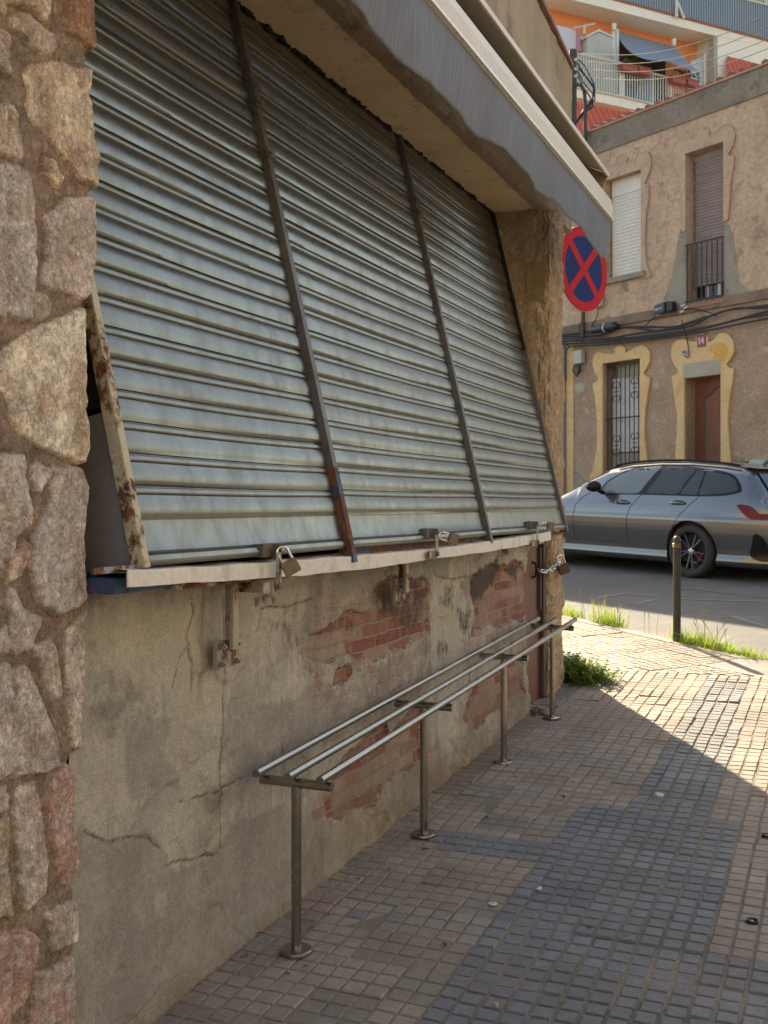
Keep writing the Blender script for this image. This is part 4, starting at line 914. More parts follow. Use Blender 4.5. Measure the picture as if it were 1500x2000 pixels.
ops = {'w1': (fs(1182), fs(1254), fz(1254,530), fz(1254,331)), 'w2': (fs(1341), fs(1415), fz(1415,585), fz(1415,277)),
       'w3': (fs(1180), fs(1253.5), base_z+0.35, fz(1253,700)), 'd': (fs(1340), fs(1411), base_z, fz(1411,731)),
       'w4': (fs(1540), fs(1612), fz(1415,585), fz(1415,277)), 'w5': (fs(1535), fs(1605), base_z+0.1, fz(1411,715))}
def wall_with_holes(name, s0, s1, z0, z1, holes, m, parent, th=0.32, off=0.0):
    S = sorted({s0, s1} | {h[0] for h in holes} | {h[1] for h in holes}); Zs = sorted({z0, z1} | {max(h[2], z0) for h in holes} | {min(h[3], z1) for h in holes})
    inside = lambda s, z: any(h[0] < s < h[1] and h[2] < z < h[3] for h in holes)
    mb = MB()
    for i in range(len(S)-1):
        for j in range(len(Zs)-1):
            if inside((S[i]+S[i+1])/2, (Zs[j]+Zs[j+1])/2): continue
            mb.add([fpt(S[i],Zs[j],off), fpt(S[i+1],Zs[j],off), fpt(S[i+1],Zs[j+1],off), fpt(S[i],Zs[j+1],off)], [(0,1,2,3)])
    for h in holes:
        a, b, c, d = h; c = max(c, z0); d = min(d, z1)
        for p, q in (((a,c),(a,d)), ((a,d),(b,d)), ((b,d),(b,c)), ((b,c),(a,c))):
            mb.add([fpt(p[0],p[1],off), fpt(q[0],q[1],off), fpt(q[0],q[1],off-th), fpt(p[0],p[1],off-th)], [(0,1,2,3)])
    return build(name, mb, m, parent)
lower = wall_with_holes('wall', sL, sR, base_z-0.8, zmid, [ops['w3'], ops['d'], ops['w5']], M_st_lo, FH)
upper = wall_with_holes('upper_storey', sL, sR, zmid, zpb, [ops['w1'], ops['w2'], ops['w4']], M_st_up, FH, off=0.004)
mb = MB(); mb.prism([fpt(sL, zpb, 0.03), fpt(sR, zpb, 0.03), fpt(sR, zr, 0.03), fpt(sL, zr, 0.03)], FN*0.25); build('parapet', mb, M_par, FH)
mb = MB(); mb.prism([fpt(sL, base_z-0.8, -0.33), fpt(sR, base_z-0.8, -0.33), fpt(sR, zr-0.05, -0.33), fpt(sL, zr-0.05, -0.33)], FN*7); build('house_body', mb, M_st_up, FH)
NH = thing('added_neighbour_house', 'added unseen plain stucco house joined to the left of the ochre house, hidden behind the shop', 'house', fpt(sL-10, base_z))  # unseen house added to keep the road in shade
build('wall', MB().prism([fpt(sL-24, base_z-0.8, -0.05), fpt(sL-0.01, base_z-0.8, -0.05), fpt(sL-0.01, zr+0.1, -0.05), fpt(sL-24, zr+0.1, -0.05)], FN*7), M_st_up, NH)
build('roof', MB().prism([fpt(sL-24, zr+0.1, 0.05), fpt(sL-0.01, zr+0.1, 0.05), fpt(sL-0.01, zr+0.55, -3), fpt(sL-24, zr+0.55, -3)], FN*0.05), M_par, NH)
# thin red coping line, tile ends
mb = MB(); mb.prism([fpt(sL-0.02, zr, 0.06), fpt(sR, zr, 0.06), fpt(sR, zr+0.035, 0.06), fpt(sL-0.02, zr+0.035, 0.06)], FN*0.3)
cp = build('coping', mb, mottle('terracotta_coping', (0.40,0.17,0.11), (0.46,0.24,0.17), None, 5, 30), FH)
mb = MB(); s = sL+0.1; k = 0
while s < sR:
    hgt = random.uniform(0.0, 0.05); mb.tube([fpt(s, zr+0.05+hgt*0.3, -0.02), fpt(s, zr+0.16+hgt, -0.9)], 0.075, 8); s += 0.21; k += 1
build('roof_tile', mb, mottle('dark_roof_tile', (0.16,0.09,0.07), (0.24,0.13,0.095), (0.09,0.07,0.06), 6, 40), FH)
mb = MB(); mb.prism([fpt(sL, zr+0.04, -0.06), fpt(sR, zr+0.04, -0.06), fpt(sR, zr+0.55, -3.0), fpt(sL, zr+0.55, -3.0)], FN*0.02); build('roof', mb, M_par, FH)
# string course, soot-stained, where the cables run
mb = MB(); mb.prism([fpt(sL, zmid-0.10, 0.0), fpt(sL, zmid-0.10, 0.05), fpt(sL, zmid+0.04, 0.07), fpt(sL, zmid+0.07, 0.0)], FE*(sR-sL)); build('string_course', mb, mottle('sooty_band', (0.15,0.11,0.085), (0.25,0.17,0.12), (0.09,0.07,0.06), 1.6, 20, 0.95, 0.5, 0.01), FH)
# cement patches either side of the balcony window
c3 = lambda x, y: fac(1080 + x/3.124, y/3.124)
c4 = lambda x, y: fac(1090 + x/3.6585, 580 + y/3.6585)
def shape(name, pts, m, parent, th, f=None, off=0.0):
    q = [(f(*p) if f else p) for p in pts]
    return build(name, MB().prism([fpt(a, b, off) for a, b in q], FN*(-th)), m, parent)
def smooth_poly(q, n=3):
    out = []; N = len(q)
    for i in range(N):
        p0, p1, p2, p3 = q[i-1], q[i], q[(i+1)%N], q[(i+2)%N]
        for k in range(n):
            t = k/n; t2 = t*t; t3 = t2*t
            out.append(tuple(0.5*((2*p1[d]) + (-p0[d]+p2[d])*t + (2*p0[d]-5*p1[d]+4*p2[d]-p3[d])*t2 + (-p0[d]+3*p1[d]-3*p2[d]+p3[d])*t3) for d in (0,1)))
    return out
a_, b_, zc_, zd_ = ops['w2']
lp = [c3(*p) for p in ((795,1388),(780,1400),(762,1480),(742,1600),(728,1680),(705,1750),(670,1850),(640,1880))]
shape('cement_patch', [(a_, lp[0][1])] + lp + [(a_, zmid+0.06)], M_cem, FH, 0.012)
rp = [c3(*p) for p in ((1052,1352),(1078,1372),(1100,1450),(1122,1600),(1130,1720),(1215,1780),(1225,1840))]
shape('cement_patch', [(b_, rp[0][1])] + rp + [(b_+0.5, zmid+0.06), (b_, zmid+0.06)], M_cem, FH, 0.012)
shape('cement_patch', [(a_, zc_-0.03), (b_, zc_-0.03), (b_, zmid+0.08), (a_, zmid+0.08)], M_cem, FH, 0.0125)
shape('cement_patch', [c4(*p) for p in ((108,1240),(150,1260),(190,1310),(210,1400),(108,1420))], M_cem, FH, 0.008)
shape('cement_patch', smooth_poly([c4(*p) for p in ((120,630),(150,615),(188,625),(190,665),(150,685),(118,670))]), M_rev, FH, 0.005)
shape('cement_patch', smooth_poly([c4(*p) for p in ((680,600),(712,605),(725,630),(708,655),(680,645))]), M_rev, FH, 0.005)
# yellow surrounds
def surround(name, left, top_right, op, m, f, extra_bottom=None, th=0.045, sm=2):
    a, b, c, d = op; outer = [f(*p) for p in left + top_right]
    zb = extra_bottom if extra_bottom is not None else min(outer[0][1], outer[-1][1])
    outer = [(outer[0][0]-0.02, zb)] + outer + [(outer[-1][0]+0.02, zb)]
    e = 0.001; inner = [(b+e, zb), (b+e, d+e), (a-e, d+e), (a-e, zb)]
    poly = [fpt(s_, z_, 0.004) for s_, z_ in outer] + [fpt(s_, z_, 0.004) for s_, z_ in inner]
    bm = bmesh.new(); vs = [bm.verts.new(p) for p in poly]; es = [bm.edges.new((vs[i], vs[(i+1)%len(vs)])) for i in range(len(vs))]
    bmesh.ops.triangle_fill(bm, use_beauty=True, edges=es)
    r = bmesh.ops.extrude_face_region(bm, geom=list(bm.faces)); bmesh.ops.translate(bm, vec=-FN*th, verts=[g for g in r['geom'] if isinstance(g, bmesh.types.BMVert)])
    bm.verts.index_update(); mb = MB(); mb.add([v.co.copy() for v in bm.verts], [tuple(v.index for v in f_.verts) for f_ in bm.faces]); bm.free()
    return build(name, mb, m, FH)
W3o = [(235,1310),(268,1200),(288,1100),(292,1000),(290,900),(285,800),(276,720),(260,640),(266,618),(292,604),(300,582),(276,540),(258,480),(264,430),(280,405),(305,395),(350,406),(412,410),(422,400),(417,375),(430,356),(455,347),(480,354),(494,380),(490,400),(525,388),(570,360),(610,345),(645,360),(668,405),(665,460),(645,510),(622,540),(635,562),(668,580),(660,640),(648,720),(636,800),(628,900),(630,1000),(640,1100),(652,1180)]
surround('window_surround', W3o, [], ops['w3'], M_yel, c4, base_z-0.2)
Do = [(850,1160),(860,1000),(864,850),(850,750),(835,650),(824,570),(846,560),(870,545),(868,520),(838,480),(820,430),(824,370),(840,330),(868,308),(915,304),(960,318),(1000,322),(1014,312),(1008,282),(1024,264),(1046,260),(1074,270),(1086,296),(1080,320),(1110,320),(1140,292),(1160,266),(1195,256),(1235,272),(1266,325),(1268,395),(1242,448),(1214,484),(1235,508),(1268,513),(1258,600),(1240,700),(1226,820),(1225,920),(1235,1050),(1246,1160)]
surround('door_surround', Do, [], ops['d'], M_yel, c4, base_z-0.2)
ds = ops['w5'][0]-ops['d'][0]
def c4b(x, y): s_, z_ = c4(x, y); return (s_+ds, z_)
surround('window_surround', Do, [], ops['w5'], M_yel, c4b, base_z-0.2)
shape('corner_strip', [(fs(1107), base_z-0.2), (fs(1121), base_z-0.2), (fs(1121), zmid-0.12), (fs(1107), zmid-0.12)], M_yel, FH, 0.02)
shape('lintel', [(ops['d'][0]-0.02, ops['d'][3]), (ops['d'][1], ops['d'][3]), (ops['d'][1], ops['d'][3]+0.24), (ops['d'][0]-0.02, ops['d'][3]+0.24)], M_rev, FH, 0.052)
shape('yellow_stain', smooth_poly([c4(*p) for p in ((1100,350),(1160,330),(1215,345),(1235,400),(1205,450),(1170,500),(1060,505),(980,515),(1010,480),(1090,460),(1130,420),(1095,380))]), mottle('ochre_stain', (0.60,0.31,0.06), (0.60,0.36,0.11), None, 3, 20), FH, 0.004, off=0.046)
# rosy relief round the upper openings
W2o = [(795,1385),(785,1300),(790,1180),(780,1080),(760,1040),(738,1000),(735,920),(760,868),(800,850),(850,852),(888,835),(880,805),(900,785),(935,782),(960,805),(955,835),(1000,820),(1028,780),(1060,757),(1098,778),(1116,825),(1104,890),(1072,945),(1110,960),(1106,1020),(1090,1100),(1080,1250),(1072,1345)]
surround('relief_surround', W2o, [], ops['w2'], M_relief, c3, None, 0.03)
W1o = [(318,1740),(318,1300),(312,1150),(290,1110),(300,1040),(330,1012),(380,1015),(402,992),(398,962),(430,948),(460,965),(458,1000),(500,975),(538,935),(575,927),(602,960),(600,1030),(580,1085),(562,1125),(590,1130),(590,1200),(572,1320),(566,1500),(578,1620),(602,1690)]
surround('relief_surround', W1o, [], ops['w1'], M_relief, c3, None, 0.03)
ds2 = ops['w4'][0]-ops['w2'][0]
surround('relief_surround', W2o, [], ops['w4'], M_relief, (lambda x, y: (c3(x, y)[0]+ds2, c3(x, y)[1])), None, 0.03)
def outline(pts, f, nm):
    q = [f(*p) for p in pts]; build(nm, MB().tube([fpt(a, b, 0.03) for a, b in q], 0.012, 5), M_relief, FH)
outline(W2o, c3, 'relief_edge'); outline(W1o[2:], c3, 'relief_edge')
shape('window_sill', [(ops['w1'][0]-0.12, ops['w1'][2]-0.10), (ops['w1'][1]+0.10, ops['w1'][2]-0.10), (ops['w1'][1]+0.10, ops['w1'][2]-0.01), (ops['w1'][0]-0.12, ops['w1'][2]-0.01)], M_cem, FH, 0.08)
shape('window_sill', [(ops['w2'][0]-0.03, ops['w2'][2]-0.05), (ops['w2'][1]+0.05, ops['w2'][2]-0.05), (ops['w2'][1]+0.05, ops['w2'][2]+0.0), (ops['w2'][0]-0.03, ops['w2'][2]+0.0)], mottle('terracotta_sill', (0.33,0.14,0.09), (0.27,0.13,0.09), None, 5, 30), FH, 0.07)
# roller blinds, slats cut into their own relief
def blind(op, mslat, z0, z1, pitch_, depth, nm):
    mb = MB(); a, b, c, d = op; P = []; z = z0
    while z < z1:
        for o, zz_ in ((0.0, 0.0), (0.010, pitch_*0.25), (0.012, pitch_*0.6), (0.006, pitch_*0.88), (0.0, pitch_*0.93)): P.append([fpt(s_, z+zz_, -depth+o) for s_ in (a+0.04, b-0.0)])
        z += pitch_
    mb.grid(P); return build(nm, mb, mslat, FH)
M_white = mottle('white_blind', (0.66,0.63,0.57), (0.60,0.57,0.50), None, 3, 30, 0.5, 0.1, 0.001)
M_mauve = mottle('faded_mauve_blind', (0.22,0.165,0.155), (0.27,0.21,0.20), None, 3, 40, 0.7, 0.2, 0.002, vec=(1,1,4))
bl1 = blind(ops['w1'], M_white, ops['w1'][2]+0.04, ops['w1'][3]-0.28, 0.062, 0.15, 'roller_blind')
shape('blind_box', [(ops['w1'][0]+0.04, ops['w1'][3]-0.28), (ops['w1'][1], ops['w1'][3]-0.28), (ops['w1'][1], ops['w1'][3]), (ops['w1'][0]+0.04, ops['w1'][3])], M_white, FH, 0.02, off=-0.15)
z2b = fz(1410, 545)
bl2 = blind(ops['w2'], M_mauve, z2b, ops['w2'][3]-0.12, 0.052, 0.18, 'roller_blind'); shape('blind_box', [(ops['w2'][0], ops['w2'][3]-0.12), (ops['w2'][1], ops['w2'][3]-0.12), (ops['w2'][1], ops['w2'][3]), (ops['w2'][0], ops['w2'][3])], M_mauve, FH, 0.02, off=-0.18)
bl3 = blind(ops['w3'], mottle('lilac_white_blind', (0.72,0.67,0.64), (0.64,0.60,0.57), None, 3, 30, 0.5, 0.1, 0.001), fz(1250,880), ops['w3'][3]-0.26, 0.055, 0.19, 'roller_blind')
blind(ops['w4'], M_mauve, ops['w4'][2], ops['w4'][3], 0.052, 0.18, 'roller_blind'); blind(ops['w5'], M_white, ops['w5'][2], ops['w5'][3], 0.055, 0.18, 'roller_blind')
shape('blind_box', [(ops['w3'][0]+0.2, ops['w3'][3]-0.27), (ops['w3'][1], ops['w3'][3]-0.27), (ops['w3'][1], ops['w3'][3]), (ops['w3'][0]+0.2, ops['w3'][3])], M_rev, FH, 0.02, off=-0.18)
shape('window_board', [(ops['w3'][0], base_z+0.35), (ops['w3'][1], base_z+0.35), (ops['w3'][1], fz(1250,882)), (ops['w3'][0], fz(1250,882))], M_rev, FH, 0.02, off=-0.21)
gl = shape('window_pane', [(ops['w2'][0], ops['w2'][2]), (ops['w2'][1], ops['w2'][2]), (ops['w2'][1], z2b), (ops['w2'][0], z2b)], plain('dark_glass', (0.02,0.022,0.025), 0.08), FH, 0.01, off=-0.26)
mb = MB()
for k in (0.3, 0.62, 0.98): s_ = ops['w2'][0] + (ops['w2'][1]-ops['w2'][0])*k; mb.box2((0,0,0),(0,0,0)); mb.prism([fpt(s_-0.03, ops['w2'][2], -0.24), fpt(s_+0.03, ops['w2'][2], -0.24), fpt(s_+0.03, z2b, -0.24), fpt(s_-0.03, z2b, -0.24)], FN*0.03)
mb.prism([fpt(ops['w2'][0], ops['w2'][2], -0.235), fpt(ops['w2'][1], ops['w2'][2], -0.235), fpt(ops['w2'][1], ops['w2'][2]+0.07, -0.235), fpt(ops['w2'][0], ops['w2'][2]+0.07, -0.235)], FN*0.03)
build('window_frame', mb, M_white, gl)
# iron work
def grille(op, zt, zb, n, nm, off, mid=(), scrolls=()):
    a, b = op[0]+0.03, op[1]-0.02; mb = MB()
    for k in range(n): s_ = a + (b-a)*k/(n-1); mb.tube([fpt(s_, zb, off), fpt(s_, zt, off)], 0.011, 6)
    for z in mid: mb.tube([fpt(a-0.03, z, off+0.004), fpt(b+0.02, z, off+0.004)], 0.013, 6)
    for s_, z in scrolls:
        for sg in (-1, 1):
            for zz_ in (-0.12, 0.12):
                mb.tube([fpt(s_ + sg*(0.03+0.05*math.sin(t)), z + zz_ + 0.055*math.cos(t)*(1 if zz_ > 0 else -1), off+0.01) for t in [k*math.pi*1.35/8 for k in range(9)]], 0.008, 5)
        mb.tube([fpt(s_-0.05, z, off+0.01), fpt(s_+0.05, z, off+0.01)], 0.008, 5)
    return build(nm, mb, M_iron, FH)
gr1 = grille(ops['w3'], ops['w3'][3]-0.02, base_z+0.36, 9, 'window_grille', -0.06, (fz(1250,812), ops['w3'][3]-0.05), ((fs(1200), fz(1200,765)), (fs(1236), fz(1236,757)), (fs(1200), fz(1200,870)), (fs(1236), fz(1236,865))))
z_t = fz(1414, 463)
gr2 = grille(ops['w2'], z_t, ops['w2'][2]+0.04, 8, 'balcony_railing', 0.03, (z_t, ops['w2'][2]+0.07))
# carved wooden door set back in its reveal
M_door = mottle('varnished_door', (0.155,0.048,0.018), (0.20,0.068,0.026), (0.10,0.034,0.014), 4, 30, 0.6, 0.2, 0.002, vec=(1,1,0.2))
a, b, c, d = ops['d']
dw = shape('door', [(a, c-0.02), (b, c-0.02), (b, d), (a, d)], M_door, FH, 0.05, off=-0.28)
def dpanel(pts, nm):
    q_ = [fpt(a+0.10+(b-a-0.02)*x, c+(d-c)*y, -0.19) for x, y in pts]; build('panel_groove_shade', MB().tube(q_+[q_[0]], 0.016, 6), M_iron, dw)  # dark outline tube stands in for the shaded groove round the panel
    return build(nm, MB().prism([fpt(a+0.10+(b-a-0.02)*x, c+(d-c)*y, -0.228) for x, y in pts], -FN*0.045), M_door, dw, bevel=0.008)
dpanel([(0.18,0.36),(0.18,0.88),(0.30,0.89),(0.45,0.92),(0.62,0.945),(0.86,0.945),(0.86,0.36),(0.70,0.40),(0.52,0.42),(0.34,0.40)], 'door_panel')
dpanel([(0.18,0.06),(0.86,0.06),(0.86,0.24),(0.66,0.27),(0.50,0.265),(0.34,0.23),(0.18,0.20)], 'door_panel')
mb = MB(); mb.lathe([(0.0,0.03),(0.05,0.028),(0.10,0.015),(0.13,0.02),(0.16,0.0)], 20, Matrix.Translation(fpt(a+0.10+(b-a)*0.58, c+(d-c)*0.305, -0.18)) @ FN.to_track_quat('-Z','Y').to_matrix().to_4x4()); build('carved_boss', mb, M_door, dw, smooth=True)
mb = MB(); mb.tube([fpt(a+0.17, c+1.05, -0.20), fpt(a+0.17, c+1.18, -0.20)], 0.015, 8); build('door_handle', mb, M_brass, dw)
# number plaque: 14
pq = fac(1374.5, 666); w_, h_ = 0.058*1.35, 0.075*1.35
pk = shape('number_plaque', [(pq[0]-w_, pq[1]-h_), (pq[0]+w_, pq[1]-h_), (pq[0]+w_, pq[1]+h_), (pq[0]-w_, pq[1]+h_)], plain('maroon_enamel', (0.22,0.028,0.04), 0.35), FH, 0.012, off=0.05)
mb = MB(); O_ = 0.0635
def stroke(mb, pts, w, off, cx, cy, k):
    for (x0,y0),(x1,y1) in zip(pts[:-1], pts[1:]):
        d_ = Vector((x1-x0, y1-y0)).normalized()*w/2; n_ = Vector((-d_.y, d_.x))
        q = [(x0-d_.x+n_.x, y0-d_.y+n_.y), (x1+d_.x+n_.x, y1+d_.y+n_.y), (x1+d_.x-n_.x, y1+d_.y-n_.y), (x0-d_.x-n_.x, y0-d_.y-n_.y)]
        mb.prism([fpt(cx+x*k, cy+y*k, off) for x, y in q], -FN*0.003)
stroke(mb, [(-0.62,0.35),(-0.42,0.62),(-0.42,-0.62)], 0.17, O_, pq[0], pq[1], w_); stroke(mb, [(0.45,-0.62),(0.45,0.62),(0.0,-0.2),(0.68,-0.2)], 0.17, O_, pq[0], pq[1], w_)
build('number', mb, plain('white_enamel', (0.7,0.62,0.58), 0.4), pk)
# drain pipe at the left edge
build('drain_pipe', MB().tube([fpt(fs(1105), base_z-0.5, 0.05), fpt(fs(1105), zmid-0.3, 0.05)], 0.035, 10), plain('grey_pipe', (0.20,0.17,0.15), 0.6), FH)
# far pavement along the house
mb = MB(); mb.prism([fpt(sL-8, 0, 0.78) + Vector((0,0,0.80)), fpt(sR+8, 0, 0.78) + Vector((0,0,0.80)), fpt(sR+8, 0, -0.1) + Vector((0,0,0.84)), fpt(sL-8, 0, -0.1) + Vector((0,0,0.84))], (0,0,-0.4))
structure('far_pavement', mb, M_kerb)

# ================================================================== cables and boxes on the facade
M_cab = plain('black_cable', (0.012,0.013,0.016), 0.55)
cb = thing('cable_bundle', 'bundle of sagging black cables running along the facade band under the upper windows', 'cable', fpt(fs(1300), fz(1300,640), 0.1))
CP = [ # traced routes (photo px), each a cable of its own
 [(1060,660),(1110,656),(1170,655),(1215,640),(1260,638),(1320,638),(1375,622),(1420,606),(1500,596),(1640,575)],
 [(1060,664),(1110,660),(1180,662),(1240,652),(1300,644),(1350,636),(1390,616),(1440,602),(1500,600),(1640,580)],
 [(1060,668),(1130,664),(1200,662),(1280,654),(1350,644),(1420,630),(1500,608),(1640,585)],
 [(1060,658),(1115,652),(1160,648),(1195,636)],
 [(1103,668),(1112,676),(1150,675),(1240,667),(1330,655),(1410,640),(1500,622),(1640,600)],
 [(1060,672),(1140,670),(1210,665),(1300,655),(1380,640),(1440,624),(1500,614),(1640,592)],
 [(1205,640),(1240,640),(1290,646),(1340,632),(1380,618)]]
for k, pts in enumerate(CP):
    q = []
    for i in range(len(pts)-1):
        for t in range(4):
            f = t/4; p0 = pts[max(i-1,0)]; p1 = pts[i]; p2 = pts[i+1]; p3 = pts[min(i+2,len(pts)-1)]
            q.append(tuple(0.5*((2*p1[d]) + (-p0[d]+p2[d])*f + (2*p0[d]-5*p1[d]+4*p2[d]-p3[d])*f*f + (-p0[d]+3*p1[d]-3*p2[d]+p3[d])*f**3) for d in (0,1)))
    q.append(pts[-1]); o_ = 0.10 + 0.02*(k % 3)
    build('cable', MB().tube([fpt(*fac(u, v, o_), o_) for u, v in q], 0.018 if k != 4 else 0.013, 8), M_cab, cb, smooth=True)
def fthing(name, label, cat, u, v, off=0.05, group=None):
    s_, z_ = fac(u, v); return thing(name, label, cat, fpt(s_, z_, off), group)
def loose(label, pts, off=0.09, r=0.010, group=None, name='cable'):
    s_, z_ = fac(*pts[0]); t = build(name, MB().tube([fpt(*fac(u, v, off), off) for u, v in pts], r, 6), M_cab, None, smooth=True, loc=fpt(s_, z_, off)); return tag(t, label, 'cable', group)
loose('thin black cable hanging down to the grey socket on the yellow door surround', [(1331,625),(1336,640),(1341,658),(1344,676),(1346,690),(1344,698),(1338,696)])
loose('thin black cable arching out of the right side of the blue junction box', [(1338,604),(1352,603),(1370,606),(1390,612),(1400,618)])
loose('short black cable rising from the bundle to the left side of the blue junction box', [(1258,638),(1268,628),(1278,620),(1285,613)])
loose('black cable running down the left edge of the ochre house', [(1112,676),(1106,684),(1105,700),(1105,745)], r=0.014)
loose('loose black cable looping behind the sign above the black splice tube', [(1139,668),(1132,650),(1131,636),(1136,628),(1138,610)])
loose('dark cable dropping from the pale meter box into the bundle', [(1168,600),(1168,615),(1158,632),(1150,650)], r=0.009)
jb = fthing('junction_box', 'dark blue cable junction box with white mark fixed under the balcony window', 'box', 1305, 606)
s0, z0 = fac(1284, 606, 0.1); s1, z1 = fac(1327, 600, 0.1)
mb = MB(); mb.prism([fpt(s0, z0-0.085, 0.08), fpt(s0+0.24, z0-0.065, 0.08), fpt(s0+0.24, z0+0.095, 0.08), fpt(s0+0.02, z0+0.07, 0.08)], -FN*0.13)
build('cover', mb, plain('blue_black_plastic', (0.02,0.035,0.055), 0.35), jb, bevel=0.012)
mb = MB(); mb.prism([fpt(s0+0.245, z0-0.075, 0.07), fpt(s0+0.38, z0-0.055, 0.07), fpt(s0+0.38, z0+0.085, 0.07), fpt(s0+0.245, z0+0.105, 0.07)], -FN*0.11); build('end_block', mb, plain('black_plastic', (0.012,0.012,0.013), 0.45), jb, bevel=0.01)
mb = MB(); xx = s0+0.045; Lh = 0.028
glyph = {'N': [[(0,0),(0,1),(.7,0),(.7,1)]], 'O': [[(0,0),(0,1),(.7,1),(.7,0),(0,0)]], 'K': [[(0,0),(0,1)],[(.7,1),(0,.45),(.7,0)]], 'I': [[(0,0),(0,1)]], 'A': [[(0,0),(.35,1),(.7,0)],[(.15,.35),(.55,.35)]]}
for ch in 'NOKIA':
    for st in glyph[ch]:
        for (x0_,y0_),(x1_,y1_) in zip(st[:-1], st[1:]):
            mb.tube([fpt(xx+x0_*Lh, z0-0.030+(xx-s0)*0.10+y0_*Lh, 0.212), fpt(xx+x1_*Lh, z0-0.030+(xx-s0)*0.10+y1_*Lh, 0.212)], 0.004, 4)
    xx += Lh*(0.55 if ch == 'I' else 1.25)
build('lettering', mb, plain('white_print', (0.6,0.6,0.58), 0.5), jb)
mb = MB()
for du, dv in ((-10,6),(-8,10),(40,-8),(46,-4),(38,4)): mb.tube([fpt(*fac(1290+du, 606+dv, .12), .12), fpt(*fac(1290+du+7, 606+dv-3, .12), .12)], 0.014, 6)
build('cable_gland', mb, M_white, jb)
sp = fthing('splice_tube', 'fat black cable splice tube with pale ring lying on the cable bundle', 'cable splice', 1180, 640)
p0 = fpt(*fac(1152,646,.16), .16); p1 = fpt(*fac(1206,636,.16), .16); dd = (p1-p0)
build('tube', MB().tube([p0, p0+dd*0.06, p0+dd*0.10, p0+dd*0.92, p0+dd*0.95, p1], [0.03,0.05,0.065,0.078,0.06,0.03], 16), M_cab, sp, smooth=True)
build('ring', MB().tube([p0+dd*0.55, p0+dd*0.60], 0.083, 16), plain('pale_tape', (0.35,0.35,0.34), 0.6), sp)
mx = fthing('meter_box', 'pale grey plastic box with tangled wires beneath on the left of the ochre house', 'box', 1129, 698)
q = [fac(1121,712,.1), fac(1138,709,.1), fac(1138,683,.1), fac(1121,686,.1)]
build('case', MB().prism([fpt(a_, b_, 0.03) for a_, b_ in q], -FN*0.10), plain('pale_grey_plastic', (0.36,0.34,0.31), 0.5), mx, bevel=0.012)
for k in range(4):
    pts = [fac(1123+k*3,711,.1), fac(1116+k*5,722+k*2,.1), fac(1124+k*2,736-k*3,.1), fac(1133-k,724,.1), fac(1132,712,.1)]
    build('wire', MB().tube([fpt(a_, b_, .08+.01*k) for a_, b_ in pts], 0.009, 5), M_cab, mx)
mx2 = fthing('meter_box', 'small cream box on the ochre facade half hidden behind the round sign', 'box', 1165, 588)
q = [fac(1156,601,.1), fac(1174,598,.1), fac(1174,570,.1), fac(1156,573,.1)]; build('case', MB().prism([fpt(a_, b_, 0.03) for a_, b_ in q], -FN*0.10), plain('cream_plastic', (0.45,0.42,0.30), 0.5), mx2, bevel=0.012)
sk = fthing('wall_socket', 'small round grey cable socket on the yellow door surround', 'socket', 1338, 690)
build('disc', MB().tube([fpt(*fac(1338,689,.05), .045), fpt(*fac(1338,689,.05), .075)], 0.045, 16), plain('grey_socket', (0.30,0.29,0.28), 0.5), sk); build('hole', MB().tube([fpt(*fac(1338,688,.05), .07), fpt(*fac(1338,688,.05), .08)], 0.018, 12), M_black, sk)
# conduit mast with swan-neck and overhead wires
cm = fthing('cable_mast', 'rusty swan-neck conduit with tangled wires rising above the left end of the ochre house', 'mast', 1140, 640)
f_ = lambda u, v, o=0.12: fpt(*fac(u, v, o), o)
M_cond = plain('rusty_conduit', (0.055,0.04,0.035), 0.6, 0.3)
build('swan_neck', MB().tube([f_(1138,660), f_(1142,500), f_(1143,300), f_(1143,200), f_(1141,178), f_(1135,167), f_(1128,165), f_(1121,170), f_(1118,182), f_(1118,200), f_(1117,262)], 0.033, 10), M_cond, cm, smooth=True)
build('post', MB().tube([f_(1119,300), f_(1119,98)], 0.07, 8), M_cond, cm)
for k, v in enumerate((118, 136, 150)): build('insulator', MB().tube([f_(1119, v), f_(1130, v-2)], 0.035, 8), plain('white_porcelain' , (0.5,0.48,0.44), 0.3), cm)
for k in range(5):
    rr = random.Random(k); pts = [f_(1128, 115+k*8), f_(1140+rr.uniform(-3,4), 130+k*10), f_(1155+rr.uniform(-4,8), 165+k*6), f_(1160+rr.uniform(-6,4), 190+k*5), f_(1140+rr.uniform(-6,6), 222), f_(1125, 240)]
    build('wire', MB().tube(pts, 0.014, 5), M_cab, cm, smooth=True)
for k, (v0, v1, nm) in enumerate(((103,-40,'highest'), (118,-14,'second highest'), (131,14,'second lowest'), (146,34,'lowest'))):
    p0 = f_(1125, v0); p1 = on_plane(1640, v1, FN, FD-3.0); pts = [p0.lerp(p1, i/16) - Vector((0,0,0.35*math.sin(math.pi*i/16))) for i in range(17)]
    tag(build('overhead_wire', MB().tube(pts, 0.0055, 5), M_cab, None, smooth=True, loc=p0), nm+' of the four thin wires strung from the mast across the apartment block', 'wire', 'overhead wires')

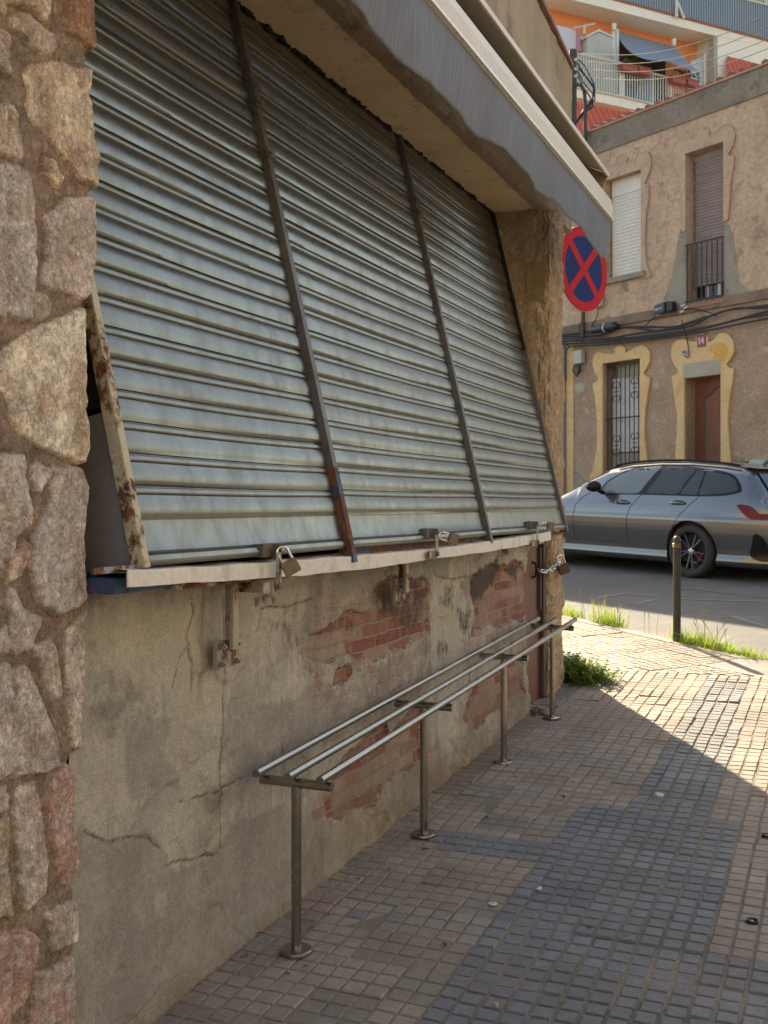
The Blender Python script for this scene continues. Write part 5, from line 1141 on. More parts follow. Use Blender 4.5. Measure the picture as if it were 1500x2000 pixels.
# ================================================================== APARTMENT BLOCK on the hill behind
AD = (RGT*0.8965 + FWD*0.443).normalized(); AN = Vector((AD.y, -AD.x, 0)).normalized()
if AN.dot(FWD) > 0: AN = -AN                                      # AN points towards us
A0 = FWD*36 + RGT*(530/2100*36)
AP = lambda u, v, o=0.0: on_plane(u, v, AN, AN.dot(A0)+o)          # o = metres towards us
AB = thing('apartment_building', 'cream and orange apartment block with balconies rising behind the ochre house', 'building', (A0.x, A0.y, 0.9))
M_acream = mottle('cream_facade', (0.84,0.74,0.60), (0.78,0.69,0.56), None, 0.6, 6, 0.85, 0.1, 0.005, var=0.05)
M_orange = mottle('orange_facade', (0.85,0.29,0.11), (0.80,0.27,0.10), None, 0.6, 6, 0.85, 0.1, 0.005, var=0.05)
M_asof = mottle('soffit_paint', (0.42,0.37,0.33), (0.38,0.34,0.30), None, 0.6, 6, 0.85, 0.1, 0.005, var=0.05)
def apoly(name, px, o, th, m, parent=AB): return build(name, MB().prism([AP(u, v, o) for u, v in px], -AN*th), m, parent)
RB = -0.85                                                         # balcony recess depth
apoly('wall', [(1395,52),(1700,134),(1700,700),(1395,700)], 0.0, 0.3, M_acream)
build('block_body', MB().prism([AP(1000,700,-1.2), AP(1700,700,-1.2), AP(1700,-300,-1.2), AP(1000,-300,-1.2)], -AN*8), M_acream, AB)
build('recess_wall', MB().prism([AP(1000,-30,RB), AP(1420,60,RB), AP(1420,420,RB), AP(1000,420,RB)], -AN*0.2), M_orange, AB)
p = [AP(1395,60), AP(1395,330)]; build('return_wall', MB().prism([p[0], p[1], p[1]-AN*0.85, p[0]-AN*0.85], AD*0.15), M_acream, AB)
p = [AP(1000,-54), AP(1700,147)]
def band(name, px_top, px_bot, o, m, th=0.2):
    return build(name, MB().prism([AP(*px_bot[0], o), AP(*px_bot[1], o), AP(*px_top[1], o), AP(*px_top[0], o)], -AN*th), m, AB)
band('balcony_slab', [(1000,-56),(1700,134)], [(1000,-30),(1395,69)], 0.02, M_acream, 0.9)
band('slab_edge', [(1000,-58),(1700,130)], [(1000,-54),(1700,134)], 0.06, mottle('red_edge', (0.30,0.10,0.07), (0.35,0.14,0.10), None, 1, 8))
band('balcony_slab', [(1000,145),(1420,233)], [(1000,163),(1420,253)], 0.02, M_acream, 0.9)
# upper balcony: blue-grey corrugated screen
tl, tr = AP(1150,-58), AP(1700,120); bl, br_ = AP(1150,-15), AP(1700,131)
mb = MB(); n_ = 260; P = []
t0 = AP(1100,-90,0.03); t1 = AP(1700,62,0.03); q0 = AP(1100,-29,0.03); q1 = AP(1700,131,0.03)
for i in range(n_+1):
    f = i/n_; o = AN*(0.03 if i % 2 else 0.0); P += [[q0.lerp(q1, f)+o, t0.lerp(t1, f)+o], [q0.lerp(q1, f+0.5/n_)+o, t0.lerp(t1, f+0.5/n_)+o]]
nt = NT('striped_screen', 0.5); mb.grid(P); build('balcony_screen', mb, mottle('blue_grey_screen', (0.16,0.20,0.24), (0.20,0.235,0.27), None, 1, 10, 0.5, 0.1, 0.003), AB)
mb = MB()
for i in range(0, n_+1, 2): f = i/n_; mb.prism([q0.lerp(q1, f)+AN*0.045, q0.lerp(q1, f+0.35/n_)+AN*0.045, t0.lerp(t1, f+0.35/n_)+AN*0.045, t0.lerp(t1, f)+AN*0.045], AN*0.02)
kind(build('screen_rib', mb, plain('pale_rib', (0.42,0.45,0.46), 0.5), AB), 'stuff')
mb = MB(); mb.tube([t0+AN*0.05, t1+AN*0.05], 0.04, 6); build('handrail', mb, M_white, AB)
mb = MB(); mb.tube([AP(1321,-30,.15), AP(1321,33,.15)], 0.06, 6); mb.tube([AP(1322,2,.15), AP(1336,36,.15)], 0.05, 6); build('screen_post', mb, M_white, AB)
apoly('upper_floor', [(1440,-60),(1700,-10),(1700,60),(1400,-20)], -1.0, 0.3, mottle('sand_upper', (0.50,0.44,0.30), (0.44,0.38,0.27), None, 1, 8))
mb = MB()
for u in (1445, 1496): mb.tube([AP(u,-60,-.6), AP(u,40,-.6)], 0.06, 6)
mb.tube([AP(1440,-4,-.6), AP(1510,14,-.6)], 0.04, 6); build('upper_post', mb, M_white, AB)
# lower balcony railing
def lerp2(a, b, f): return (a[0]+(b[0]-a[0])*f, a[1]+(b[1]-a[1])*f)
Rt = [(1060,90),(1123,103),(1213,123),(1275,143),(1368,166)]; Rb = [(1060,160),(1123,171),(1213,189),(1275,204),(1368,222)]
def rail_top(u): return float(np.interp(u, [a for a, b in Rt], [b for a, b in Rt]))
def rail_bot(u): return float(np.interp(u, [a for a, b in Rb], [b for a, b in Rb]))
u = 1060; kk = 0
while u < 1370:
    build('baluster', MB().tube([AP(u, rail_bot(u), .06), AP(u, rail_top(u), .06)], 0.022, 5), M_white, AB); u += 5.0
mb = MB(); mb.tube([AP(a, rail_top(a), .06) for a in (1060,1123,1213,1275,1368)], 0.035, 6); build('handrail', mb, M_white, AB)
mb = MB(); mb.tube([AP(a, rail_bot(a)-1, .06) for a in (1060,1123,1213,1275,1368)], 0.03, 6); build('bottom_rail', mb, M_white, AB)
mb = MB()
for a in (1212, 1217, 1275, 1310): mb.tube([AP(a, rail_bot(a), .06), AP(a, rail_top(a)-1, .06)], 0.04, 6)
build('rail_post', mb, M_white, AB)
apoly('privacy_sheet', [(1060,92),(1210,124),(1210,188),(1060,160)], 0.0, 0.02, plain('cream_sheet', (0.55,0.50,0.38), 0.8))
apoly('glass_partition', [(1349,120),(1377,110),(1377,168),(1349,160)], -0.3, 0.02, plain('frosted_glass', (0.45,0.43,0.42), 0.3)); apoly('partition_post', [(1375,105),(1379,105),(1379,170),(1375,169)], -0.25, 0.06, M_white)
apoly('partition', [(1195,58),(1208,56),(1208,122),(1197,118)], -0.3, 0.05, M_white); apoly('partition_post', [(1205,60),(1209,60),(1209,122),(1205,121)], -0.25, 0.06, M_white)
M_room = plain('dark_doorway', (0.05,0.03,0.028), 0.8)
apoly('window', [(1208,78),(1252,92),(1252,190),(1208,184)], RB+0.03, 0.02, mottle('brown_interior', (0.13,0.075,0.055), (0.20,0.14,0.09), None, 3, 10))
apoly('window', [(1252,108),(1300,118),(1300,205),(1252,196)], RB+0.03, 0.02, M_room)
apoly('window', [(1080,60),(1140,72),(1140,170),(1080,160)], RB+0.03, 0.02, M_acream)
# striped awnings
def striped(name):
    n = NT(name, 0.8); d = n.t.nodes.new('ShaderNodeVectorMath'); d.operation = 'DOT_PRODUCT'; n.L(n.tc, d.inputs[0]); d.inputs[1].default_value = tuple(AD)
    w = n.math('FRACT', n.math('MULTIPLY', d.outputs['Value'], 4.2)); c = n.mix(n.math('LESS_THAN', w, 0.18), (0.62,0.10,0.045), (0.16,0.06,0.05)); return n.out(c, 0.8)
M_strip = striped('orange_striped_cloth')
def sun_awning(px, o0, o1, label):
    A_ = [AP(*px[0], o0), AP(*px[1], o0), AP(*px[2], o1), AP(*px[3], o1)]
    t = thing('sun_awning', label, 'awning', A_[0], 'striped sun awnings on the apartment block')
    build('canvas', MB().prism(A_, AN*0.02), M_strip, t); build('front_bar', MB().tube([A_[2], A_[3]], 0.04, 6), M_white, t)
sun_awning([(1100,196),(1236,222),(1262,290),(1090,290)], 0.05, 1.0, 'wide orange striped awning under the white railed balcony, above the ochre house roof')
sun_awning([(1420,110),(1480,125),(1500,170),(1421,162)], 0.05, 0.7, 'small orange striped awning on the cream wall at the right of the balconies')
# things kept on the balcony
mb = MB(); sa = [AP(1200,60,-.2), AP(1320,92,-.2), AP(1366,138,.9), AP(1364,141,.9), AP(1330,124,.8), AP(1305,126,.8), AP(1255,113,.7), AP(1252,105,.6), AP(1218,70,.2)]
P = []
for i in range(17):
    f = i/16; a = AP(*lerp2((1200,59),(1320,92),f), -.75); b = AP(1240+126*f, 108+30*f+ (3*math.sin(f*9)), .7); P.append([a.lerp(b, j/8) - Vector((0,0,0.12*math.sin(math.pi*j/8)*(1+0.4*math.sin(f*12)))) for j in range(9)])
mb.grid(P); t = tag(build('shade_sail', mb, plain('slate_cloth', (0.24,0.26,0.31), 0.8), None, smooth=True, loc=P[0][0]), 'slate grey shade cloth slung over the balcony of the apartment block', 'shade sail')
cbx = AP(1165,118,-.6); t = thing('cabinet', 'tall off-white ribbed storage cabinet standing on the apartment balcony', 'cabinet', cbx)
build('body', MB().prism([AP(1146,73,-.25), AP(1170,62,-.25), AP(1197,74,-.25), AP(1197,130,-.25), AP(1146,118,-.25)], -AN*0.45), mottle('ribbed_white', (0.50,0.47,0.42), (0.44,0.41,0.36), None, 3, 20), t, bevel=0.02)
build('lid', MB().prism([AP(1144,74,-.22), AP(1170,61,-.22), AP(1198,73,-.22), AP(1198,70,-.22), AP(1170,57,-.22), AP(1144,70,-.22)], -AN*0.5), M_white, t)
M_terra = plain('terracotta_box', (0.36,0.10,0.07), 0.7); M_leafy = plain('pot_plant_green', (0.10,0.12,0.05), 0.8)
for (ua, ub, va, vb, h, lb) in ((1216,1247,122,128,14,'leftmost terracotta flower box hooked on the white balcony railing'), (1248,1272,127,134,14,'second terracotta flower box from the left, hanging beside the first on the white railing'),
                          (1313,1341,145,151,14,'third terracotta flower box from the left, with dry plants, on the white railing'), (1343,1367,151,157,13,'rightmost terracotta flower box on the white balcony railing')):
    t = thing('flower_box', lb, 'flower box', AP(ua, va+h, .2), 'terracotta flower boxes on the balcony railing')
    build('trough', MB().prism([AP(ua+1,va+h,.35), AP(ub-1,vb+h,.35), AP(ub,vb,.35), AP(ua,va,.35)], -AN*0.22), M_terra, t, bevel=0.01)
    build('rim', MB().prism([AP(ua-.5,va+3,.37), AP(ub+.5,vb+3,.37), AP(ub+.5,vb,.37), AP(ua-.5,va,.37)], -AN*0.26), M_terra, t)
    mb = MB()
    for k in range(60):
        u = random.uniform(ua+2, ub-2); v = va + (vb-va)*(u-ua)/(ub-ua) - random.uniform(0, 11 if ua > 1300 else 4); q = AP(u, v, .25); a = random.uniform(0, 6.28)
        mb.add([q, q+Vector((.05*math.cos(a),.05*math.sin(a),.03)), q+Vector((.02,.01,.09))], [(0,1,2)])
    build('plants', mb, M_leafy, t)
t = tag(build('hanging_cloth', MB().prism([AP(1257,143,-.6), AP(1274,147,-.6), AP(1274,203,-.6), AP(1256,200,-.6), AP(1240,196,-.6), AP(1246,172,-.6)], -AN*0.04), plain('sky_blue_cloth', (0.22,0.38,0.52), 0.8), None, loc=AP(1257,143,-.6)), 'sky blue cloth hanging behind the white railing of the apartment balcony', 'cloth')
t = tag(build('bedsheet', MB().prism([AP(1060,42,-.5), AP(1125,58,-.5), AP(1127,104,-.5), AP(1062,95,-.5)], -AN*0.03), plain('white_sheet', (0.62,0.55,0.56), 0.8), None, loc=AP(1062,95,-.5)), 'white sheet hung out to dry at the left end of the apartment balcony', 'laundry')
t = tag(build('pink_towel', MB().prism([AP(1127,58,-.45), AP(1131,58,-.45), AP(1136,98,-.45), AP(1127,102,-.45)], -AN*0.03), plain('pink_cloth', (0.55,0.22,0.28), 0.8), None, loc=AP(1127,102,-.45)), 'narrow pink towel hanging beside the white sheet on the apartment balcony', 'laundry')
mb = MB(); mb.tube([AP(1120,55,-.45), AP(1163,46,-.2)], 0.03, 5); mb.tube([AP(1141,50,-.3), AP(1141,66,-.3)], 0.04, 5); tag(build('drying_rack', mb, M_white, None, loc=AP(1141,50,-.3)), 'thin white clothes drying arm sticking out under the balcony ceiling', 'drying rack')
mb = MB(); mb.prism([AP(1381,121,-.55), AP(1389,122,-.55), AP(1390,127,-.55), AP(1389,137,-.55), AP(1382,137,-.55), AP(1380,127,-.55)], -AN*0.25); tag(build('wall_lantern', mb, plain('yellow_plastic', (0.50,0.34,0.04), 0.5), None, bevel=0.03, loc=AP(1385,130,-.55)), 'small yellow box fixed on the cream end wall of the balcony', 'lantern')
for u, v, lb in ((1199,47,'dark capped pipe end under the balcony ceiling above the white cabinet'), (1316,77,'dark capped pipe end under the balcony ceiling above the shade cloth')):
    tag(build('pipe_stub', MB().tube([AP(u, v, -.2), AP(u, v+12, -.2)], [0.09, 0.06], 8), M_acream, None, loc=AP(u, v, -.2)), lb, 'pipe')

# hill behind, so nothing floats
mb = MB(); mb.grid([[Vector((x, y, z)) for x in (-80, -20, 20, 80)] for y, z in ((30, 0.9), (45, 3), (90, 8), (200, 14))]); structure('hill', mb, M_upper)

# ================================================================== PARKED CAR
HD = Vector((-FN.y, FN.x, 0)).normalized()                          # heading (away to the left)
CS = 1.045
wc = on_plane(1355, 1128, Vector((0,-SL,1)), -DROP)                 # rear wheel foot, near side
carn = Vector((HD.y, -HD.x, 0))                                     # car's left is towards us
if carn.dot(FN) > 0: carn = -carn
fwd3 = Vector((HD.x, HD.y, SL*HD.y)).normalized(); lft = carn.copy(); up3 = fwd3.cross(lft).normalized()
if up3.z < 0: up3 = -up3
c0 = wc + fwd3*(1.425*CS) - lft*(0.80*CS)
CR = thing('parked_car', 'metallic grey estate car parked in front of the ochre house', 'car', c0)
Mrot = Matrix((fwd3, lft, up3)).transposed().to_4x4()
CR.rotation_mode = 'QUATERNION'; CR.rotation_quaternion = Mrot.to_quaternion(); CR.scale = (CS, CS, CS)
MW = Matrix.Translation(c0) @ Mrot @ Matrix.Scale(CS, 4); MWi = MW.inverted()
def carpx(u, v, ins=0.0):                                           # photo px -> (X, Z) on the side, ins = metres inboard
    yl = 0.90 - ins; n = (MW.to_3x3() @ Vector((0,1,0))).normalized(); p0 = MW @ Vector((0, yl, 0))
    p = MWi @ on_plane(u, v, n, n.dot(p0)); return (p.x, p.z)
TX = [2.28,2.22,2.1,1.9,1.5,1.15,0.95,0.55,0.15,-0.2,-0.7,-1.2,-1.7,-2.0,-2.10,-2.22,-2.40,-2.47,-2.52]
TZ = [0.58,0.76,0.84,0.92,0.985,1.01,1.03,1.24,1.41,1.465,1.49,1.485,1.45,1.405,1.37,1.23,0.99,0.93,0.86]
def T(x): return float(np.interp(-x, [-a for a in TX], TZ))
def belt(x): return float(np.interp(x, [-2.5,-1.5,0,1.2,2.2], [0.955,0.955,0.935,0.91,0.72]))
def wf(x):
    k = 1.0
    if x > 1.2: k -= 0.30*((x-1.2)/1.08)**2.2
    if x < -1.5: k -= 0.13*((-1.5-x)/1.0)**2
    return k
def fend(x): return 0.018*math.exp(-((x+1.425)/0.42)**2) + 0.015*math.exp(-((x-1.425)/0.42)**2)
def section(x):
    t = T(x); b = min(belt(x), t-0.02); w = wf(x); f = fend(x)
    pts = [(0.0,0.17),(0.5,0.165),(0.80,0.17),(0.845,0.20),(0.872,0.235),(0.868,0.27),(0.858,0.31),(0.864,0.38),(0.880+f,0.48),(0.893+f,0.57),(0.903+f,0.66),(0.907+f,0.71),(0.905+f,0.745),(0.895+f*0.6,0.775),(0.888,0.83),(0.875,0.89)]
    zs_ = [min(z, b-0.012*(len(pts)-i)*0.2) if z > b-0.06 else z for i, (y, z) in enumerate(pts)]
    out = [(y*w, z) for (y, z0_), z in zip(pts, zs_)]
    out.append((0.858*w, b))
    if t > b + 0.10:                                                # glasshouse with tumblehome
        h = t-b; top = 0.858 - 0.215*min(1, h/0.50)
        if h < 0.3: top = 0.858 - 0.16*h/0.3
        for g in (0.15,0.3,0.45,0.6,0.72): out.append(((0.858+(top-0.858)*g**1.25/0.8)*w, b+(h-0.06)*g/0.80*0.99))
        out += [((top-0.035)*w, t-0.045),((top-0.075)*w, t-0.025),((top-0.16)*w, t-0.010),(0.36*w, t-0.002),(0.2*w, t),(0.0, t+0.002)]
    else:
        h = t-b
        for y, g in ((0.845,0.2),(0.82,0.4),(0.79,0.55),(0.75,0.68),(0.69,0.80),(0.60,0.88),(0.5,0.93),(0.42,0.96),(0.3,0.98),(0.2,0.99),(0.0,1.0)): out.append((y*w, b+h*g))
    den = []
    for (a, b), (c, d) in zip(out[:-1], out[1:]):
        for k in range(4): den.append((a+(c-a)*k/4, b+(d-b)*k/4))
    den.append(out[-1]); return den
xs = np.concatenate([np.arange(-2.52, 2.28, 0.022), [2.28]])
SEC = [section(x) for x in xs]; NS = len(SEC[0])
def side_y(x, z):
    i = min(max(np.searchsorted(xs, x)-1, 0), len(xs)-2); f = (x-xs[i])/(xs[i+1]-xs[i]); r_ = []
    for s_ in (SEC[i], SEC[i+1]):
        q = [p for p in s_[8:89]]; zz_ = [p[1] for p in q]; r_.append(float(np.interp(z, zz_, [p[0] for p in q])))
    return r_[0]*(1-f)+r_[1]*f
# body shell with wheel arches opened
mb = MB(); wcs = ((-1.425,0.335,0.385),(1.425,0.335,0.385)); V = []; idx = {}
for sgn in (1, -1):
    for i, x in enumerate(xs):
        for j, (y, z) in enumerate(SEC[i]):
            X_, Z_ = x, z
            if 8 <= j < 80:
                for (wx, wz, wr) in wcs:
                    d_ = math.hypot(X_-wx, Z_-wz)
                    if wr-0.034 < d_ < wr+0.0: k = wr/d_; X_ = wx+(X_-wx)*k; Z_ = wz+(Z_-wz)*k
            idx[(sgn,i,j)] = len(V); V.append((X_, sgn*y, Z_))
F = []
for sgn in (1, -1):
    for i in range(len(xs)-1):
        for j in range(NS-1):
            q = [idx[(sgn,i,j)], idx[(sgn,i+1,j)], idx[(sgn,i+1,j+1)], idx[(sgn,i,j+1)]]
            if j < 80 and any(math.hypot(V[a][0]-wx, V[a][2]-wz) < wr-0.002 for a in q for wx, wz, wr in wcs): continue
            if j < 4: continue
            F.append(tuple(q))
for sgn in (1, -1):
    F.append(tuple(idx[(sgn,0,j)] for j in range(NS))); F.append(tuple(idx[(sgn,len(xs)-1,j)] for j in range(NS)))
mb.add(V, F)
def car_paint():
    n = NT('metallic_grey_paint', 0.22, 0.7); g = n.noise(900, 2, 0.5); c = n.mix(n.ramp(g, 0.4, 0.6), (0.125,0.128,0.135), (0.165,0.168,0.175))
    n.b.inputs['Coat Weight'].default_value = 0.9; n.b.inputs['Coat Roughness'].default_value = 0.03
    return n.out(c, 0.17)
M_car = car_paint(); M_gl = NT('tinted_glass', 0.03, 0.0, 0.35).out((0.040,0.045,0.048)); M_glf = NT('clearer_glass', 0.03, 0.0, 0.7).out((0.10,0.125,0.125)); M_gb = plain('gloss_black', (0.010,0.010,0.011), 0.2, 0, 0.25)
M_seam = plain('panel_gap', (0.012,0.012,0.012), 0.7); M_tyre = mottle('tyre_rubber', (0.02,0.02,0.021), (0.032,0.03,0.029), None, 8, 60, 0.8, 0.3, 0.003)
build('body', mb, M_car, CR, smooth=True, local=True, ang=45)
for wx, wz, wr in wcs:
    for sg in (1, -1):
        arc = [(wx+wr*math.cos(a), wz+wr*math.sin(a)) for a in [math.pi*(-0.12+1.24*k/24) for k in range(25)]]
        build('wheel_arch', MB().grid([[(a, sg*(side_y(a, b)-0.002), b), (a, sg*0.62, b)] for a, b in arc]), M_seam, CR, smooth=True, local=True)
build('underbody', MB().box((0,0,0.27), (4.3,1.5,0.16)).box((-1.425,0,0.45),(0.8,1.62,0.5)).box((1.425,0,0.45),(0.8,1.62,0.5)), M_seam, CR, local=True)
def patch(name, pts, m, off, ins=0.0, px=True, step=0.05, parent=CR, th=0.004):
    q = [carpx(u, v, ins) for u, v in pts] if px else pts
    q = smooth_poly(q, 3)
    bm = bmesh.new(); vs = [bm.verts.new((a, 0, b)) for a, b in q]; es = [bm.edges.new((vs[i], vs[(i+1)%len(vs)])) for i in range(len(vs))]
    bmesh.ops.triangle_fill(bm, use_beauty=True, edges=es)
    for ax in (0, 2):
        lo = min(a[0 if ax == 0 else 1] for a in q); hi = max(a[0 if ax == 0 else 1] for a in q); c = lo + step
        while c < hi:
            no = Vector((1,0,0)) if ax == 0 else Vector((0,0,1)); co = no*c
            bmesh.ops.bisect_plane(bm, geom=list(bm.verts)+list(bm.edges)+list(bm.faces), plane_co=co, plane_no=no); c += step
    bm.verts.index_update(); vv = [(v.co.x, side_y(v.co.x, v.co.z)+off, v.co.z) for v in bm.verts]; ff = [tuple(v.index for v in f_.verts) for f_ in bm.faces]; bm.free()
    m2 = MB(); m2.add(vv, ff); o = build(name, m2, m, parent, smooth=True, local=True, ang=80); return o
cc3 = lambda L: [(1080+x/3.571, 860+y/3.571) for x, y in L]
sur = patch('window_surround', cc3([(322,372),(338,296),(372,262),(430,222),(500,190),(580,172),(700,168),(830,172),(950,186),(1050,200),(1140,216),(1215,244),(1262,292),(1290,345),(1278,364),(1180,386),(1000,390),(820,384),(600,378),(450,376)]), M_gb, 0.004, 0.06)
patch('window', cc3([(345,364),(348,304),(400,256),(460,222),(530,196),(610,184),(694,180),(664,240),(625,310),(590,366),(470,368)]), M_glf, 0.007, 0.06)
patch('window', cc3([(652,364),(682,290),(712,222),(728,184),(800,182),(880,190),(944,204),(925,240),(895,300),(868,372),(760,370)]), M_gl, 0.007, 0.06)
patch('window', cc3([(888,372),(912,310),(938,250),(962,208),(1005,214),(1004,300),(998,377),(940,376)]), M_gl, 0.007, 0.06)
patch('window', cc3([(1018,377),(1022,300),(1028,218),(1100,228),(1175,244),(1228,276),(1254,318),(1262,346),(1240,360),(1180,370),(1100,376)]), M_gl, 0.007, 0.06)
def seam(pts, ins=0.0, w=0.005):
    q = [carpx(u, v, ins) for u, v in cc3(pts)]; qq = []
    for (a, b), (c, d) in zip(q[:-1], q[1:]):
        for k in range(5): qq.append((a+(c-a)*k/5, b+(d-b)*k/5))
    qq.append(q[-1]); build('panel_gap', MB().tube([(a, side_y(a, b)-0.001, b) for a, b in qq], w, 5), M_seam, CR, local=True)
seam([(595,378),(560,420),(530,470),(514,540),(512,620),(510,700)]); seam([(236,362),(180,400),(150,450),(140,540),(142,620),(148,690)])
seam([(1000,390),(950,440),(890,510),(850,580),(820,660),(780,730),(740,752),(600,738),(440,712),(240,694),(90,690)])
mb_ = None
for (u, v) in ((475,438),(860,442)):
    X_, Z_ = carpx(*cc3([(u,v)])[0])
    h_ = build('door_recess', MB().lathe([(0.0,0.0),(0.8,0.0),(1.0,-0.2)], 20, Matrix.Translation((X_, side_y(X_,Z_)+0.002, Z_)) @ Matrix.Rotation(-math.pi/2, 4, 'X') @ Matrix.Diagonal((0.125,0.045,0.02,1))), M_seam, CR, smooth=True, local=True)
    build('door_handle', MB().tube([(X_-0.11,side_y(X_,Z_)+0.010,Z_+0.006),(X_-0.05,side_y(X_,Z_)+0.028,Z_+0.010),(X_+0.05,side_y(X_,Z_)+0.028,Z_+0.010),(X_+0.11,side_y(X_,Z_)+0.010,Z_+0.006)], 0.016, 8), M_car, CR, smooth=True, local=True)
X_, Z_ = carpx(*cc3([(283,322)])[0], -0.10); yb_ = 1.0
mr = build('wing_mirror', MB().lathe([(0.0,-1.0),(0.55,-0.86),(0.86,-0.5),(1.0,0.0),(0.92,0.45),(0.62,0.82),(0.0,0.95)], 20, Matrix.Translation((X_, yb_, Z_)) @ Matrix.Diagonal((0.095,0.115,0.078,1)) @ Matrix.Rotation(math.pi/2, 4, 'X')), M_gb, CR, smooth=True, local=True)
build('mirror_arm', MB().tube([(X_-0.03, yb_-0.06, Z_-0.05),(X_-0.07, 0.86, Z_-0.085)], [0.03,0.025], 8), M_gb, CR, smooth=True, local=True)
patch('taillight', cc3([(1258,450),(1335,455),(1378,485),(1410,512),(1500,518),(1500,550),(1400,552),(1345,545),(1305,510)]), NT('tail_red', 0.15, 0, 0.3).out((0.13,0.002,0.010)), 0.008)
for sg in (1, -1):
    build('rear_lamp', MB().prism([(-2.515, sg*0.76*wf(-2.5), 0.70), (-2.515, sg*0.35, 0.70), (-2.515, sg*0.35, 0.765), (-2.515, sg*0.78*wf(-2.5), 0.78)], (-0.02,0,0)), NT('tail_red_rear', 0.15, 0, 0.3).out((0.13,0.002,0.010)), CR, local=True)
patch('bumper_vent', cc3([(1375,655),(1425,680),(1455,740),(1490,780),(1500,830),(1420,850),(1340,812),(1355,730)]), M_gb, 0.004)
mb = MB(); P = []
for i in range(9):
    x = -2.13 - 0.30*i/8; P.append([Vector((x-0.012, 0.74*wf(x)*(j/6-1)*(0.80+0.2*i/8)*-1 if False else (j-6)/6*0.62*wf(x)*(0.92+0.12*i/8), T(x)+0.002)) for j in range(13)])
mb.grid(P); build('rear_window', mb, M_gl, CR, smooth=True, local=True)
mb = MB(); mb.prism([(-1.98,-0.60,1.402),(-2.17,-0.60,1.372),(-2.17,0.60,1.372),(-1.98,0.60,1.402)], (0,0,0.022)); build('roof_spoiler', mb, M_car, CR, local=True, bevel=0.006)
mb = MB(); P = []
for i in range(10):
    x = 0.93 - 0.80*i/9; P.append([Vector((x, (j-6)/6*0.56*(1-0.05*i/9), T(x)+0.006)) for j in range(13)])
mb.grid(P); build('windscreen', mb, M_gl, CR, smooth=True, local=True)
build('sunroof', MB().grid([[Vector((x, y, T(x)+0.004)) for y in np.linspace(-0.40, 0.40, 9)] for x in np.linspace(-0.9, -0.1, 8)]), M_gl, CR, smooth=True, local=True)
build('antenna', MB().prism([(-1.62,-0.02,1.455),(-1.62,0.02,1.455),(-1.85,0.03,1.43),(-1.85,-0.03,1.43)], (-0.05,0,0.055)), M_car, CR, bevel=0.008, local=True)
for sg in (1, -1):
    xr = np.linspace(-1.95, 0.05, 14); build('roof_rail', MB().tube([(x, sg*(0.625), T(x)-0.004) for x in xr], 0.014, 8), M_gb, CR, smooth=True, local=True)
def wheel(x, sg):
    Rx = Matrix.Translation((x, sg*0.79, 0.335)) @ Matrix.Rotation(-sg*math.pi/2, 4, 'X')
    w = build('wheel', MB().lathe([(0.235,-0.11),(0.30,-0.115),(0.325,-0.10),(0.335,-0.06),(0.336,0.06),(0.326,0.095),(0.30,0.110),(0.250,0.108),(0.238,0.098),(0.236,0.0)], 48, Rx, False), M_tyre, CR, smooth=True, local=True, ang=60)
    build('rim', MB().lathe([(0.238,0.098),(0.232,0.102),(0.222,0.094),(0.215,0.05),(0.205,-0.03),(0.0,-0.035)], 40, Rx, False), M_gb, w, smooth=True, local=True)
    build('brake_disc', MB().lathe([(0.05,-0.005),(0.155,-0.005),(0.155,0.01),(0.05,0.012)], 32, Rx, False), plain('brake_metal', (0.32,0.25,0.16), 0.4, 0.9), w, local=True)
    m2 = MB(); a = 2.55; m2.prism([Rx @ Vector((r*math.cos(a+t), r*math.sin(a+t), 0.012)) for r, t in ((0.10,-.3),(0.165,-.3),(0.165,.3),(0.10,.3))], Rx.to_3x3() @ Vector((0,0,0.03))); build('caliper', m2, plain('caliper_red', (0.4,0.02,0.02), 0.4), w, local=True)
    m2 = MB()
    for k in range(5):
        for d_ in (-0.13, 0.13):
            a = k*2*math.pi/5 + 0.31; a0 = a + d_*0.5; a1 = a + d_*1.55
            p0 = Vector((0.035*math.cos(a0), 0.035*math.sin(a0), 0.070)); p1 = Vector((0.225*math.cos(a1), 0.225*math.sin(a1), 0.088)); m2.tube([Rx @ p0, Rx @ p0.lerp(p1, .5), Rx @ p1], [0.020, 0.014, 0.013], 6)
    build('spokes', m2, plain('dark_alloy', (0.05,0.05,0.053), 0.25, 0.8), w, smooth=True, local=True)
    build('hub_cap', MB().lathe([(0.05,0.05),(0.045,0.078),(0.022,0.085),(0.0,0.085)], 20, Rx, False), plain('hub_silver', (0.45,0.45,0.46), 0.3, 0.8), w, smooth=True, local=True)
for x in (-1.425, 1.425):
    for sg in (1, -1): wheel(x, sg)

# ================================================================== PLANTS AND LITTER
def leaf_mat(name, a, b, tr=0.25):
    n = NT(name, 0.6); c = n.mix(n.ramp(n.noise(24, 4, 0.7), 0.35, 0.65), a, b); c = n.mix(n.ramp(n.noise(9, 5, 0.7, n.mapv((1,1,1),(3,3,3))), 0.52, 0.64, 0, 0.8), c, (0.34,0.28,0.11)); n.out(c, 0.6)
    ad = n.t.nodes.new('ShaderNodeMixShader'); ts = n.t.nodes.new('ShaderNodeBsdfTranslucent'); n.put(ts.inputs[0], c); ad.inputs[0].default_value = tr
    o = n.t.nodes['Material Output']; n.L(n.b.outputs[0], ad.inputs[1]); n.L(ts.outputs[0], ad.inputs[2]); n.L(ad.outputs[0], o.inputs[0]); return n.m
M_grass = leaf_mat('kerb_grass', (0.22,0.33,0.03), (0.32,0.42,0.05), 0.55); M_leaf = leaf_mat('weed_leaf', (0.15,0.24,0.035), (0.26,0.35,0.05), 0.5); M_seed = leaf_mat('seed_head', (0.30,0.26,0.12), (0.24,0.25,0.09), 0.4)
